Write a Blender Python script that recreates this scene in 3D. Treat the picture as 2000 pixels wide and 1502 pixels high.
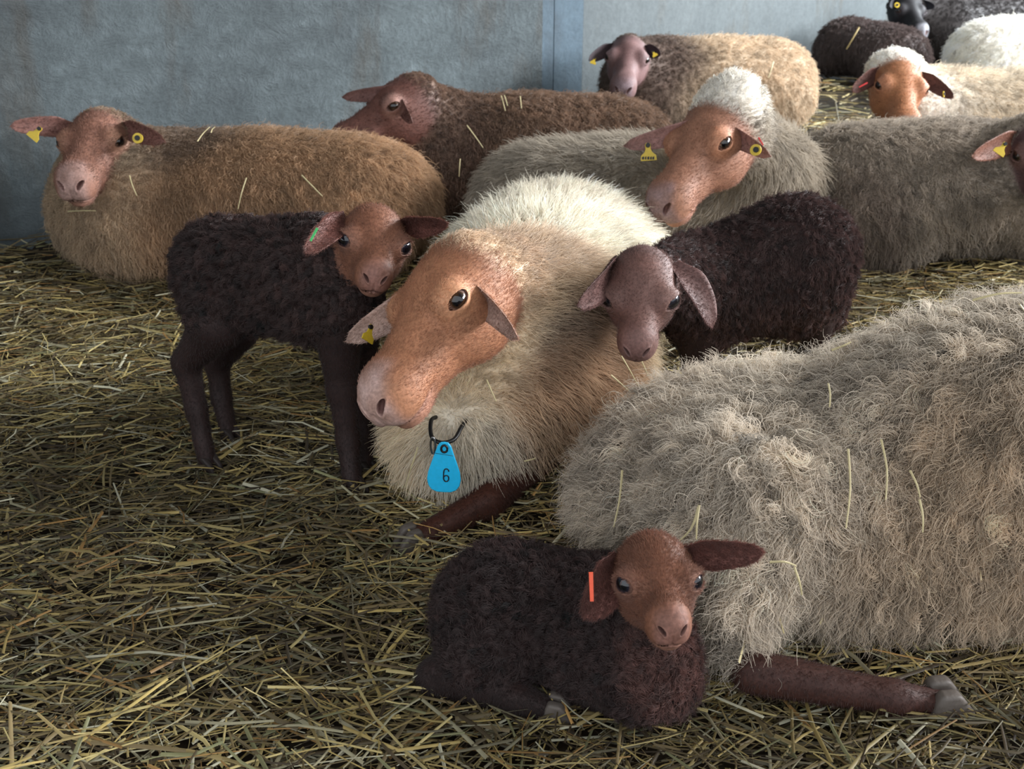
import bpy, bmesh, math
import numpy as np
from mathutils import Vector, Matrix
from math import radians as RAD, pi

for o in list(bpy.data.objects):
    bpy.data.objects.remove(o)
C = bpy.context.scene.collection
scn = bpy.context.scene
rng = np.random.default_rng(7)

# ------------------------------------------------------------------ camera
F, CAMH = 2200.0, 0.92                       # focal length in pixels of the 2000 px wide frame, lens height
PITCH = math.atan((751 + 258) / F)
cam_d = bpy.data.cameras.new('camera')
cam_d.sensor_fit = 'HORIZONTAL'
cam_d.sensor_width = 36.0
cam_d.lens = 36.0 * F / 2000.0
cam_d.clip_start = 0.02
cam = bpy.data.objects.new('camera', cam_d)
cam.location = (0, 0, CAMH)
cam.rotation_euler = (pi / 2 - PITCH, 0, 0)
C.objects.link(cam)
scn.camera = cam
cam_d.dof.use_dof = True
cam_d.dof.focus_distance = 1.5
cam_d.dof.aperture_fstop = 11.0

CAMP = np.array([0, 0, CAMH])
C_R = np.array([1.0, 0, 0])
C_U = np.array([0, math.sin(PITCH), math.cos(PITCH)])
C_V = np.array([0, math.cos(PITCH), -math.sin(PITCH)])     # view direction


def ray(u, v):
    return C_V + (u - 1000) / F * C_R - (v - 751) / F * C_U


def gp(u, v, h=0.0):                         # the point of a pixel's ray at height h
    r = ray(u, v)
    return CAMP + r * ((h - CAMH) / r[2])


def at(u, v, Y):                             # the point of a pixel's ray at distance Y into the barn
    r = ray(u, v)
    return CAMP + r * (Y / r[1])


def cv(right, up, toward):                   # a direction given along the picture axes
    return C_R * right + C_U * up - C_V * toward


# ------------------------------------------------------------------ world, light, exposure
world = bpy.data.worlds.new('world')
scn.world = world
world.use_nodes = True
wn = world.node_tree
bg = wn.nodes['Background']
bg.inputs['Color'].default_value = (0.90, 0.95, 1.0, 1)
bg.inputs['Strength'].default_value = 1.25
scn.view_settings.view_transform = 'Standard'
scn.view_settings.look = 'None'
scn.view_settings.gamma = 1.0
scn.view_settings.use_curve_mapping = False
scn.view_settings.exposure = 0.60
scn.cycles.max_bounces = 5
scn.cycles.diffuse_bounces = 3


def area(name, loc, target, sx, sy, power, col):
    l = bpy.data.lights.new(name, 'AREA')
    l.shape = 'RECTANGLE'
    l.size, l.size_y, l.energy, l.color = sx, sy, power, col
    o = bpy.data.objects.new(name, l)
    o.location = loc
    o.rotation_euler = (Vector(target) - Vector(loc)).to_track_quat('-Z', 'Y').to_euler()
    C.objects.link(o)
    return o


# the flock's bright rims and the shadows thrown to the left on the wall come from openings along the right side, well past the frame
area('opening_back_right_offscreen', (6.2, 6.2, 2.5), (0.0, 5.2, 1.6), 3.6, 1.8, 1000, (0.88, 0.95, 1.0))
area('opening_right_offscreen', (6.2, 2.2, 2.3), (0.0, 2.2, 1.4), 3.0, 1.6, 500, (0.97, 0.98, 1.0))


# ------------------------------------------------------------------ materials
def lin(r, g, b):
    return tuple(((c / 255 / 12.92) if c / 255 < 0.04045 else ((c / 255 + 0.055) / 1.055) ** 2.4) for c in (r, g, b))


def new_mat(name):
    m = bpy.data.materials.new(name)
    m.use_nodes = True
    nt = m.node_tree
    return m, nt, nt.nodes, nt.links, nt.nodes['Principled BSDF']


def plain(name, rgb, rough=0.5, spec=0.4, metal=0.0, bump=0.0, scale=200):
    m, nt, N, L, p = new_mat(name)
    n = N.new('ShaderNodeTexNoise')
    n.inputs['Scale'].default_value = scale
    tc = N.new('ShaderNodeTexCoord')
    L.new(tc.outputs['Object'], n.inputs['Vector'])
    mx = N.new('ShaderNodeMixRGB')
    mx.blend_type = 'MULTIPLY'
    mx.inputs['Fac'].default_value = 0.25
    mx.inputs['Color1'].default_value = (*lin(*rgb), 1)
    L.new(n.outputs['Fac'], mx.inputs['Color2'])
    L.new(mx.outputs['Color'], p.inputs['Base Color'])
    p.inputs['Roughness'].default_value = rough
    p.inputs['Specular IOR Level'].default_value = spec
    p.inputs['Metallic'].default_value = metal
    if bump:
        b = N.new('ShaderNodeBump')
        b.inputs['Strength'].default_value = bump
        b.inputs['Distance'].default_value = 0.002
        L.new(n.outputs['Fac'], b.inputs['Height'])
        L.new(b.outputs['Normal'], p.inputs['Normal'])
    return m


def mat_skin():
    m, nt, N, L, p = new_mat('animal_coat')
    a = N.new('ShaderNodeAttribute')
    a.attribute_name = 'Col'
    tc = N.new('ShaderNodeTexCoord')
    n = N.new('ShaderNodeTexNoise')
    n.inputs['Scale'].default_value = 240
    n.inputs['Detail'].default_value = 4
    L.new(tc.outputs['Object'], n.inputs['Vector'])
    r = N.new('ShaderNodeMapRange')
    r.inputs['From Min'].default_value = 0.3
    r.inputs['From Max'].default_value = 0.7
    r.inputs['To Min'].default_value = 0.72
    r.inputs['To Max'].default_value = 1.18
    L.new(n.outputs['Fac'], r.inputs['Value'])
    mx = N.new('ShaderNodeVectorMath')
    mx.operation = 'SCALE'
    L.new(a.outputs['Color'], mx.inputs[0])
    L.new(r.outputs['Result'], mx.inputs['Scale'])
    L.new(mx.outputs['Vector'], p.inputs['Base Color'])
    p.inputs['Roughness'].default_value = 0.62
    p.inputs['Specular IOR Level'].default_value = 0.25
    b = N.new('ShaderNodeBump')
    b.inputs['Strength'].default_value = 0.35
    b.inputs['Distance'].default_value = 0.002
    L.new(n.outputs['Fac'], b.inputs['Height'])
    L.new(b.outputs['Normal'], p.inputs['Normal'])
    return m


def mat_hair():
    m, nt, N, L, p = new_mat('wool_fibre')
    N.remove(p)
    a = N.new('ShaderNodeAttribute')
    a.attribute_name = 'hcol'
    d = N.new('ShaderNodeBsdfDiffuse')
    t = N.new('ShaderNodeBsdfTranslucent')
    g = N.new('ShaderNodeBsdfHair')
    g.component = 'Reflection'
    g.inputs['RoughnessU'].default_value = 0.35
    g.inputs['RoughnessV'].default_value = 0.6
    g.inputs['Color'].default_value = (0.55, 0.55, 0.55, 1)
    L.new(a.outputs['Color'], d.inputs['Color'])
    L.new(a.outputs['Color'], t.inputs['Color'])
    m1 = N.new('ShaderNodeMixShader')
    m1.inputs[0].default_value = 0.32
    L.new(d.outputs[0], m1.inputs[1])
    L.new(t.outputs[0], m1.inputs[2])
    m2 = N.new('ShaderNodeMixShader')
    m2.inputs[0].default_value = 0.05
    L.new(m1.outputs[0], m2.inputs[1])
    L.new(g.outputs[0], m2.inputs[2])
    L.new(m2.outputs[0], N['Material Output'].inputs['Surface'])
    return m


def mat_attr(name, rough=0.6, spec=0.3, var=0.35, scale=60):
    m, nt, N, L, p = new_mat(name)
    a = N.new('ShaderNodeAttribute')
    a.attribute_name = 'Col'
    tc = N.new('ShaderNodeTexCoord')
    n = N.new('ShaderNodeTexNoise')
    n.inputs['Scale'].default_value = scale
    L.new(tc.outputs['Object'], n.inputs['Vector'])
    mx = N.new('ShaderNodeMixRGB')
    mx.blend_type = 'MULTIPLY'
    mx.inputs['Fac'].default_value = var
    L.new(a.outputs['Color'], mx.inputs['Color1'])
    L.new(n.outputs['Fac'], mx.inputs['Color2'])
    L.new(mx.outputs['Color'], p.inputs['Base Color'])
    p.inputs['Roughness'].default_value = rough
    p.inputs['Specular IOR Level'].default_value = spec
    return m


def mat_plaster(name, c1, c2, c3, bump=1.0):
    m, nt, N, L, p = new_mat(name)
    tc = N.new('ShaderNodeTexCoord')

    def noise(scale, detail=6, rough=0.6, stretch=None, dist=0.0):
        n = N.new('ShaderNodeTexNoise')
        n.inputs['Scale'].default_value = scale
        n.inputs['Detail'].default_value = detail
        n.inputs['Roughness'].default_value = rough
        n.inputs['Distortion'].default_value = dist
        if stretch:
            mp = N.new('ShaderNodeMapping')
            mp.inputs['Scale'].default_value = stretch
            L.new(tc.outputs['Object'], mp.inputs['Vector'])
            L.new(mp.outputs['Vector'], n.inputs['Vector'])
        else:
            L.new(tc.outputs['Object'], n.inputs['Vector'])
        return n

    big = noise(1.7, 4)
    streak = noise(2.2, 5, 0.65, (2.2, 2.2, 0.7))
    fine = noise(38, 8, 0.7)
    trowel = noise(11, 9, 0.78, (1, 1, 1.5), 0.8)
    r1 = N.new('ShaderNodeValToRGB')
    r1.color_ramp.elements[0].position = 0.36
    r1.color_ramp.elements[0].color = (*lin(*c1), 1)
    r1.color_ramp.elements[1].position = 0.66
    r1.color_ramp.elements[1].color = (*lin(*c2), 1)
    L.new(big.outputs['Fac'], r1.inputs['Fac'])
    r2 = N.new('ShaderNodeValToRGB')
    r2.color_ramp.elements[0].position = 0.52
    r2.color_ramp.elements[0].color = (0, 0, 0, 1)
    r2.color_ramp.elements[1].position = 0.72
    r2.color_ramp.elements[1].color = (0.75, 0.75, 0.75, 1)
    L.new(streak.outputs['Fac'], r2.inputs['Fac'])
    mx = N.new('ShaderNodeMixRGB')
    mx.inputs['Color2'].default_value = (*lin(*c3), 1)
    L.new(r2.outputs['Color'], mx.inputs['Fac'])
    L.new(r1.outputs['Color'], mx.inputs['Color1'])
    r3 = N.new('ShaderNodeMapRange')
    r3.inputs['From Min'].default_value = 0.3
    r3.inputs['From Max'].default_value = 0.7
    r3.inputs['To Min'].default_value = 0.8
    r3.inputs['To Max'].default_value = 1.12
    L.new(fine.outputs['Fac'], r3.inputs['Value'])
    sc = N.new('ShaderNodeVectorMath')
    sc.operation = 'SCALE'
    L.new(mx.outputs['Color'], sc.inputs[0])
    L.new(r3.outputs['Result'], sc.inputs['Scale'])
    L.new(sc.outputs['Vector'], p.inputs['Base Color'])
    p.inputs['Roughness'].default_value = 0.75
    p.inputs['Specular IOR Level'].default_value = 0.25
    ad = N.new('ShaderNodeMath')
    ad.operation = 'MULTIPLY_ADD'
    ad.inputs[1].default_value = 0.5
    L.new(fine.outputs['Fac'], ad.inputs[0])
    L.new(trowel.outputs['Fac'], ad.inputs[2])
    b = N.new('ShaderNodeBump')
    b.inputs['Strength'].default_value = bump
    b.inputs['Distance'].default_value = 0.03
    L.new(ad.outputs['Value'], b.inputs['Height'])
    L.new(b.outputs['Normal'], p.inputs['Normal'])
    return m


M_SKIN = mat_skin()
M_HAIR = mat_hair()
M_STRAW = mat_attr('straw', 0.55, 0.25)
M_WALL = mat_plaster('blue_grey_plaster', (76, 83, 86), (98, 107, 110), (74, 67, 58))
M_WALL2 = mat_plaster('pale_smooth_plaster', (74, 80, 82), (86, 92, 94), (70, 67, 60), 0.25)
M_POST = mat_plaster('blue_painted_post', (58, 72, 82), (74, 90, 101), (50, 56, 62), 0.3)
M_DARKWALL = mat_plaster('dark_back_wall', (60, 64, 70), (78, 80, 84), (58, 54, 50), 0.4)
M_GROUND = mat_plaster('trampled_ground', (44, 36, 26), (64, 52, 36), (36, 30, 22), 1.0)
M_ROOF = plain('roof_boards', (96, 88, 76), 0.8, 0.2)
M_EYE = mat_attr('eye', 0.06, 0.6, 0.0)
M_YEL = plain('yellow_plastic', (206, 176, 52), 0.4, 0.4)
M_BLACK = plain('black_plastic', (18, 18, 20), 0.45, 0.4)
M_RED = plain('red_plastic', (200, 52, 52), 0.4, 0.4)
M_ORANGE = plain('orange_plastic', (226, 84, 48), 0.4, 0.4)
M_GREEN = plain('green_plastic', (60, 170, 90), 0.4, 0.4)
M_BLUE = plain('sky_blue_plastic', (32, 182, 232), 0.35, 0.45)
M_METAL = plain('dull_metal', (150, 150, 150), 0.35, 0.5, 1.0)
M_HOOF = plain('hoof_horn', (92, 84, 78), 0.55, 0.35, 0, 0.6, 90)
M_WHITE = plain('white_paint', (225, 232, 238), 0.5, 0.4)


# ------------------------------------------------------------------ object helpers
def mesh_obj(name, verts, faces, mat, parent=None, smooth=True, col=None):
    me = bpy.data.meshes.new(name)
    if isinstance(faces, np.ndarray):
        me.vertices.add(len(verts))
        me.vertices.foreach_set('co', np.asarray(verts, dtype=np.float32).ravel())
        nf, k = faces.shape
        me.loops.add(nf * k)
        me.loops.foreach_set('vertex_index', faces.astype(np.int32).ravel())
        me.polygons.add(nf)
        me.polygons.foreach_set('loop_start', np.arange(0, nf * k, k, dtype=np.int32))
        me.update(calc_edges=True)
    else:
        me.from_pydata([tuple(map(float, v)) for v in verts], [], [tuple(map(int, f)) for f in faces])
        me.update()
    if smooth:
        me.polygons.foreach_set('use_smooth', np.ones(len(me.polygons), dtype=bool))
    if col is not None:
        a = me.color_attributes.new('Col', 'FLOAT_COLOR', 'POINT')
        c4 = np.ones((len(verts), 4), dtype=np.float32)
        c4[:, :3] = col
        a.data.foreach_set('color', c4.ravel())
    me.materials.append(mat)
    o = bpy.data.objects.new(name, me)
    C.objects.link(o)
    if parent is not None:
        o.parent = parent
        o.matrix_parent_inverse = parent.matrix_world.inverted()
    return o


def empty(name, loc=(0, 0, 0)):
    o = bpy.data.objects.new(name, None)
    o.location = tuple(loc)
    o.empty_display_size = 0.1
    C.objects.link(o)
    o.matrix_world = Matrix.Translation(Vector(tuple(map(float, loc))))
    return o


def tag(o, label, cat, group=None, kind=None):
    o['label'] = label
    if cat:
        o['category'] = cat
    if group:
        o['group'] = group
    if kind:
        o['kind'] = kind
    return o


def box_vf(x0, x1, y0, y1, z0, z1):
    v = [(x, y, z) for x in (x0, x1) for y in (y0, y1) for z in (z0, z1)]
    f = [(0, 1, 3, 2), (4, 6, 7, 5), (0, 4, 5, 1), (2, 3, 7, 6), (0, 2, 6, 4), (1, 5, 7, 3)]
    return v, f


def unit(v):
    v = np.asarray(v, float)
    return v / (np.linalg.norm(v) + 1e-12)


# lattice value noise, vectorised
_perm = np.random.default_rng(3).random((64, 64, 64)).astype(np.float32)


def vnoise(p, s):
    q = np.asarray(p) * s + 100.0
    i = np.floor(q).astype(int)
    f = q - i
    f = f * f * (3 - 2 * f)
    i &= 63
    j = (i + 1) & 63
    x0, y0, z0 = i.T
    x1, y1, z1 = j.T
    fx, fy, fz = f.T
    a = _perm[x0, y0, z0] * (1 - fx) + _perm[x1, y0, z0] * fx
    b = _perm[x0, y1, z0] * (1 - fx) + _perm[x1, y1, z0] * fx
    c = _perm[x0, y0, z1] * (1 - fx) + _perm[x1, y0, z1] * fx
    d = _perm[x0, y1, z1] * (1 - fx) + _perm[x1, y1, z1] * fx
    return (a * (1 - fy) + b * fy) * (1 - fz) + (c * (1 - fy) + d * fy) * fz


def sstep(a, b, x):
    t = np.clip((x - a) / (b - a), 0, 1)
    return t * t * (3 - 2 * t)


# ------------------------------------------------------------------ barn shell
WA, WB = gp(0, 530), gp(1650, 120)
WD = unit(WB - WA)
WN = np.array([WD[1], -WD[0], 0])            # into the barn


def wall_hit(u, v=200):                      # distance along the wall where a picture column meets it
    r = ray(u, v)
    n = np.array([WN[0], WN[1], 0])
    t = np.dot(n, WA - CAMP) / np.dot(n, r)
    return float(np.dot(CAMP + r * t - WA, WD))


def wall_box(name, s0, s1, out, z1, mat, thick=0.25, z0=-0.06):
    pts = []
    for s in (s0, s1):
        for d in (out, out - thick):
            p = WA + WD * s + WN * d
            pts += [(p[0], p[1], z0), (p[0], p[1], z1)]
    f = [(0, 1, 3, 2), (4, 6, 7, 5), (0, 4, 5, 1), (2, 3, 7, 6), (0, 2, 6, 4), (1, 5, 7, 3)]
    o = mesh_obj(name, pts, f, mat, smooth=False)
    bm = bmesh.new()
    bm.from_mesh(o.data)
    bmesh.ops.recalc_face_normals(bm, faces=bm.faces)
    bm.to_mesh(o.data)
    bm.free()
    o['kind'] = 'structure'
    return o


s_a, s_b, s_c = wall_hit(1058), wall_hit(1086), wall_hit(1143)
ROOFZ = 3.6
wl = wall_box('wall_left', -2.6, s_a, 0.0, ROOFZ, M_WALL)
pj = wall_box('trim_1', s_a, s_b - 0.006, -0.012, ROOFZ, M_POST)
pt = wall_box('trim_2', s_b + .008, s_c, -0.02, ROOFZ, M_POST)
wall_box('trim_3', s_b - 0.006, s_c + 0.02, -0.035, ROOFZ, M_BLACK, 0.1)
w2 = wall_box('wall_left', s_c + 0.018, 7.2, -0.05, ROOFZ, M_WALL2)
fl = mesh_obj('floor', *box_vf(-4.5, 9, -4, 10, -0.3, -0.03), M_GROUND, smooth=False)
fl['kind'] = 'structure'
wb = mesh_obj('wall_back', *box_vf(-1, 9, 8.6, 8.85, -0.03, ROOFZ), M_DARKWALL, smooth=False)
wb['kind'] = 'structure'
rf = mesh_obj('ceiling', *box_vf(-4.5, 9, -0.5, 10, ROOFZ, ROOFZ + 0.1), M_ROOF, smooth=False)
rf['kind'] = 'structure'


# ------------------------------------------------------------------ straw bedding
def ground_h(x, y):
    p = np.stack([np.atleast_1d(x), np.atleast_1d(y), np.zeros_like(np.atleast_1d(x))], 1)
    h = 0.030 * (vnoise(p, 3.1) - 0.5) + 0.016 * (vnoise(p, 9.0) - 0.5)
    dw = (p - WA) @ WN
    sw = (p - WA) @ WD
    h += 0.07 * np.exp(-np.clip(dw, 0, None) / 0.22) * sstep(1.6, 0.2, sw)
    return h


def straw_bed():
    root = empty('straw_bedding', (0, 2.5, 0))
    tag(root, 'thick layer of loose golden and brown straw covering the barn floor', 'straw')
    # matted bed underneath
    xs = np.concatenate([np.arange(-2.6, 5.2, 0.05)])
    ys = np.concatenate([np.arange(0.75, 8.6, 0.05)])
    X, Y = np.meshgrid(xs, ys, indexing='ij')
    Z = ground_h(X.ravel(), Y.ravel()) - 0.012
    nx, ny = X.shape
    idx = np.arange(nx * ny).reshape(nx, ny)
    f = np.stack([idx[:-1, :-1], idx[1:, :-1], idx[1:, 1:], idx[:-1, 1:]], -1).reshape(-1, 4)
    P = np.stack([X.ravel(), Y.ravel(), Z], 1)
    keep = (((P - WA) @ WN) > 0.0)[f].all(1)
    f = f[keep]
    used = np.unique(f)
    mp = -np.ones(len(P), int)
    mp[used] = np.arange(len(used))
    P, f = P[used], mp[f]
    c = np.array(lin(50, 41, 30))[None] * (0.5 + 0.9 * vnoise(P, 22))[:, None]
    o = mesh_obj('matted_bed', P, f, M_STRAW, root, True, c)
    o['kind'] = 'stuff'

    pal = np.array([lin(*c) for c in [(220, 200, 138), (198, 174, 110), (164, 144, 96), (138, 120, 84), (116, 102, 74), (180, 172, 140),
                                      (228, 222, 192), (98, 84, 62), (80, 68, 52), (150, 148, 108), (178, 138, 84), (128, 120, 96)]])
    wts = np.array([.10, .12, .13, .12, .12, .07, .05, .10, .08, .05, .04, .07])
    wts /= wts.sum()

    def stalks(n, xlo, xhi, ylo, yhi, lmin, lmax, wmin, wmax, lift, dens=None):
        x = rng.uniform(xlo, xhi, n)
        y = rng.uniform(ylo, yhi, n)
        ok = ((np.stack([x, y, 0 * x], 1) - WA) @ WN) > 0.05
        if dens is not None:
            ok &= rng.random(n) < dens(x, y)
        x, y = x[ok], y[ok]
        n = len(x)
        a = rng.uniform(0, pi, n) + 0.5 * np.sin(3 * x + 2 * y)
        a = np.where(rng.random(n) < 0.55, rng.normal(0.1, 0.55, n), a)     # trampled flat, mostly lying across
        L = rng.uniform(lmin, lmax, n) * rng.choice([0.5, 1, 1.5], n, p=[.4, .42, .18])
        w = rng.uniform(wmin, wmax, n)
        z = ground_h(x, y) + rng.random(n) ** 1.5 * lift
        slope = rng.normal(0, 0.10, n) + (rng.random(n) < 0.05) * rng.normal(0, 0.35, n)
        bend = rng.normal(0, 0.12, n) + (rng.random(n) < 0.12) * rng.normal(0, .6, n)
        dx, dy = np.cos(a), np.sin(a)
        px, py = -dy, dx
        ts = np.array([-0.5, 0.0, 0.5])
        V = np.zeros((n, 3, 3, 3))
        roll = rng.uniform(-0.7, 0.7, n)
        for i, t in enumerate(ts):
            cx = x + dx * L * t + px * bend * L * (t * t - .08)
            cy = y + dy * L * t + py * bend * L * (t * t - .08)
            cz = z + slope * L * t + 0.10 * L * (0.25 - t * t) * np.abs(bend)
            cz = np.maximum(cz, ground_h(cx, cy) - 0.004)
            tw = w * (0.8 if t > 0 else 1.0) * 0.5
            for j, sgn in enumerate((-1, 0, 1)):
                V[:, i, j, 0] = cx + px * sgn * tw * np.cos(roll)
                V[:, i, j, 1] = cy + py * sgn * tw * np.cos(roll)
                V[:, i, j, 2] = cz + (w * 0.32 if sgn == 0 else 0) + sgn * tw * np.sin(roll)
        c = pal[rng.choice(len(pal), n, p=wts)] * rng.uniform(0.65, 1.15, n)[:, None]
        # older trampled patches are browner and wetter
        pn = vnoise(np.stack([x, y, 0 * x], 1), 2.3)
        old = sstep(0.50, 0.72, pn + 0.03)
        c = c * (1 - 0.5 * old)[:, None]
        return V, c

    def ribbon_faces(n):
        f = []
        for i in range(2):
            for j in range(2):
                a = i * 3 + j
                f.append((a, a + 1, a + 4, a + 3))
        f = np.array(f)
        return (f[None] + (np.arange(n) * 9)[:, None, None]).reshape(-1, 4)

    near = [stalks(58000, -1.75, 1.3, 0.85, 2.6, .02, .085, .0010, .0034, .034),
            stalks(7000, -1.0, 1.1, 0.85, 2.3, .06, .12, .003, .0052, .034),
            stalks(30000, -1.8, 3.0, 2.2, 4.6, .04, .12, .002, .006, .035),
            stalks(15000, 1.25, 2.6, 0.75, 2.4, .03, .10, .002, .0045, .034),
            stalks(12000, 2.5, 5.1, 1.2, 5.0, .05, .14, .003, .007, .036),
            stalks(9000, -0.2, 5.0, 4.4, 8.4, .06, .16, .004, .009, .04)]
    V = np.concatenate([a for a, b in near])
    c = np.concatenate([b for a, b in near])
    n = len(V)
    o = mesh_obj('loose_straw', V.reshape(-1, 3), ribbon_faces(n), M_STRAW, root, False, np.repeat(c, 9, 0))
    o['kind'] = 'stuff'
    # the broad stalks lying on top, one by one
    V, c = stalks(420, -0.80, 0.95, 0.95, 2.2, .07, .13, .0034, .0062, .0, None)
    order = np.argsort(V[:, 1, 1, 1])[:300]
    ff = ribbon_faces(1)
    for k in order:
        v = V[k].reshape(9, 3).copy()
        v[:, 2] += 0.028
        mesh_obj('straw_stalk', v, ff, M_STRAW, root, False, np.repeat(np.clip(c[k] * 1.25, 0, .8)[None], 9, 0))


straw_bed()


# ------------------------------------------------------------------ signed-distance animal builder
def f_ell(c, r, R=None):
    c, r = np.asarray(c, np.float32), np.asarray(r, np.float32)
    R = None if R is None else np.asarray(R, np.float32)

    def f(p):
        q = p - c
        if R is not None:
            q = q @ R                       # columns of R are the ellipsoid's axes
        a = q / r
        k0 = np.sqrt((a * a).sum(1))
        b = a / r
        k1 = np.sqrt((b * b).sum(1)) + 1e-9
        return k0 * (k0 - 1.0) / k1
    return f


def f_rc(a, b, r1, r2):                      # capsule whose radius runs from r1 to r2
    a, b = np.asarray(a, np.float32), np.asarray(b, np.float32)
    d = b - a
    L2 = float((d * d).sum()) + 1e-9

    def f(p):
        q = p - a
        t = np.clip((q @ d) / L2, 0, 1)
        e = q - t[:, None] * d
        return np.sqrt((e * e).sum(1)) - (r1 + (r2 - r1) * t)
    return f


def smin(a, b, k):
    h = np.maximum(k - np.abs(a - b), 0) / k
    return np.minimum(a, b) - h * h * k * 0.25


def smax(a, b, k):
    return -smin(-a, -b, k)


class Head:
    """a sheep's head: local X sideways, Y from poll to nose, Z up from the face"""
    def __init__(s, pos, fwd, up, scale=1.0, lamb=False):
        s.Y = unit(fwd)
        s.X = unit(np.cross(s.Y, up))
        s.Z = np.cross(s.X, s.Y)
        s.R = np.stack([s.X, s.Y, s.Z], 1)
        s.sc = scale
        s.lamb = lamb
        # pos is the point between the eyes
        s.ey = 0.072 if not lamb else 0.080
        s.T = np.asarray(pos, float) - s.R @ (np.array([0, s.ey, -0.01]) * scale)
        s.eye = np.array([0.0605, s.ey, -0.030]) if not lamb else np.array([0.0575, s.ey, -0.038])
        s.out = unit([.80, .42, .22]) if not lamb else unit([.70, .60, .20])
        s.eyer = 0.0165 if not lamb else 0.0208
        s.detail = True
        s._build()

    def w(s, q):
        return s.T + s.R @ (np.asarray(q, float) * s.sc)

    def loc(s, p):
        return ((p - s.T.astype(np.float32)) @ s.R.astype(np.float32)) / s.sc

    def _build(s):
        if not s.lamb:
            s.pr = [(f_ell((0, .022, -.054), (.062, .072, .058)), .01),
                    (f_rc((0, .05, -.050), (0, .205, -.040), .049, .030), .04),
                    (f_rc((0, .00, -.112), (0, .200, -.074), .040, .024), .05),
                    (f_ell((.030, .04, -.090), (.034, .066, .060)), .035),
                    (f_ell((-.030, .04, -.090), (.034, .066, .060)), .035),
                    (f_rc((.012, .205, -.042), (-.012, .205, -.042), .028, .028), .03),
                    (f_ell((0, .228, -.046), (.033, .030, .030)), .03),
                    (f_ell((.017, .222, -.066), (.020, .032, .018)), .02),
                    (f_ell((-.017, .222, -.066), (.020, .032, .018)), .02),
                    (f_ell((0, .205, -.094), (.026, .036, .017)), .012)]
            s.nost = (.0185, .249, -.036)
            s.mz, s.nl = -.081, .258
        else:
            s.pr = [(f_ell((0, .022, -.052), (.066, .074, .064)), .01),
                    (f_rc((0, .05, -.054), (0, .155, -.054), .048, .028), .045),
                    (f_rc((0, .01, -.100), (0, .155, -.084), .038, .022), .05),
                    (f_ell((.030, .050, -.084), (.034, .055, .050)), .035),
                    (f_ell((-.030, .050, -.084), (.034, .055, .050)), .035),
                    (f_ell((0, .168, -.060), (.0265, .029, .027)), .04),
                    (f_ell((.012, .168, -.076), (.018, .028, .016)), .02),
                    (f_ell((-.012, .168, -.076), (.018, .028, .016)), .02),
                    (f_ell((0, .158, -.101), (.024, .030, .014)), .012)]
            s.nost = (.0150, .190, -.054)
            s.mz, s.nl = -.090, .197

    def sdf(s, p):
        q = s.loc(p)
        qa = q.copy()
        qa[:, 0] = np.abs(qa[:, 0])
        d = None
        for f, k in s.pr:
            e = f(q)
            d = e if d is None else smin(d, e, k)
        # brow and eyelids
        eb = f_ell(s.eye + np.array([-.010, 0.0, .004]), (.021, .028, .024))(qa)
        d = smin(d, eb, .022)
        ec = s.eye
        lid = f_ell(ec + np.array([.0005, 0, 0]), (s.eyer * 1.2,) * 3)(qa)
        d = smin(d, lid, .006)
        n = np.array(s.nost)
        # mouth line and philtrum
        if not s.detail:
            return d * s.sc
        fr = sstep(s.nl - .11, s.nl - .05, q[:, 1])
        zm = s.mz + 0.005 * np.cos(qa[:, 0] * 90) + 0.10 * np.clip(s.nl - .03 - q[:, 1], 0, 1)
        d = d + .0060 * fr * np.exp(-((q[:, 2] - zm) / .0032) ** 2)
        ph = sstep(s.nl - .035, s.nl - .015, q[:, 1]) * sstep(n[2] - .005, n[2] - .012, q[:, 2]) * sstep(s.mz - .004, s.mz + .004, q[:, 2])
        d = d + .003 * ph * np.exp(-(q[:, 0] / .0022) ** 2)
        return d * s.sc

    def open_up(s, V):
        """open the eyelids over the eyeball and hollow out the nostrils"""
        q = s.loc(V.astype(np.float32)).astype(float)
        sg = np.where(q[:, 0] < 0, -1.0, 1.0)
        q[:, 0] = np.abs(q[:, 0])
        out = s.out
        tl = unit(np.cross([0, 0, 1], out))
        up_ = np.cross(out, tl)
        rel = q - s.eye
        o, a, b = rel @ out, rel @ tl, rel @ up_
        r = s.eyer
        hh = r * (.60 if not s.lamb else .72) * np.sqrt(np.clip(1 - (a / (1.12 * r)) ** 2, 0, 1)) + 1e-6
        inside = (o > 0) & (np.abs(a) < 1.12 * r) & (np.abs(b) < hh) & (o < 2.2 * r)
        lim = np.sqrt(np.maximum((.86 * r) ** 2 - a * a - b * b, (.2 * r) ** 2))
        dz = np.where(inside, np.minimum(lim - o, 0), 0)
        q = q + out[None] * dz[:, None]
        n = np.array(s.nost)
        od = unit([.30, .93, .05])
        ax = unit(np.array([.66, -.30, .69]) - od * np.dot(od, [.66, -.30, .69]))
        ay = np.cross(od, ax)
        rel = q - n
        k = .8 if s.lamb else 1.0
        a, b = rel @ ax, rel @ ay
        b = b - 14.0 * a * a * np.sign(.5)
        m = (a / (.0125 * k)) ** 2 + (b / (.0050 * k)) ** 2
        near = np.abs(rel @ od) < .02
        dp = np.where((m < 1) & near, .011 * np.sqrt(np.clip(1 - m, 0, 1)), 0)
        rim = np.where(near, .0022 * np.exp(-((np.sqrt(m) - 1.25) / .35) ** 2), 0)
        q = q + od[None] * (rim - dp)[:, None]
        q[:, 0] *= sg
        s.nmask = np.where(near, sstep(1.35, .8, m), 0)
        return s.T + (q * s.sc) @ s.R.T

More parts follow.
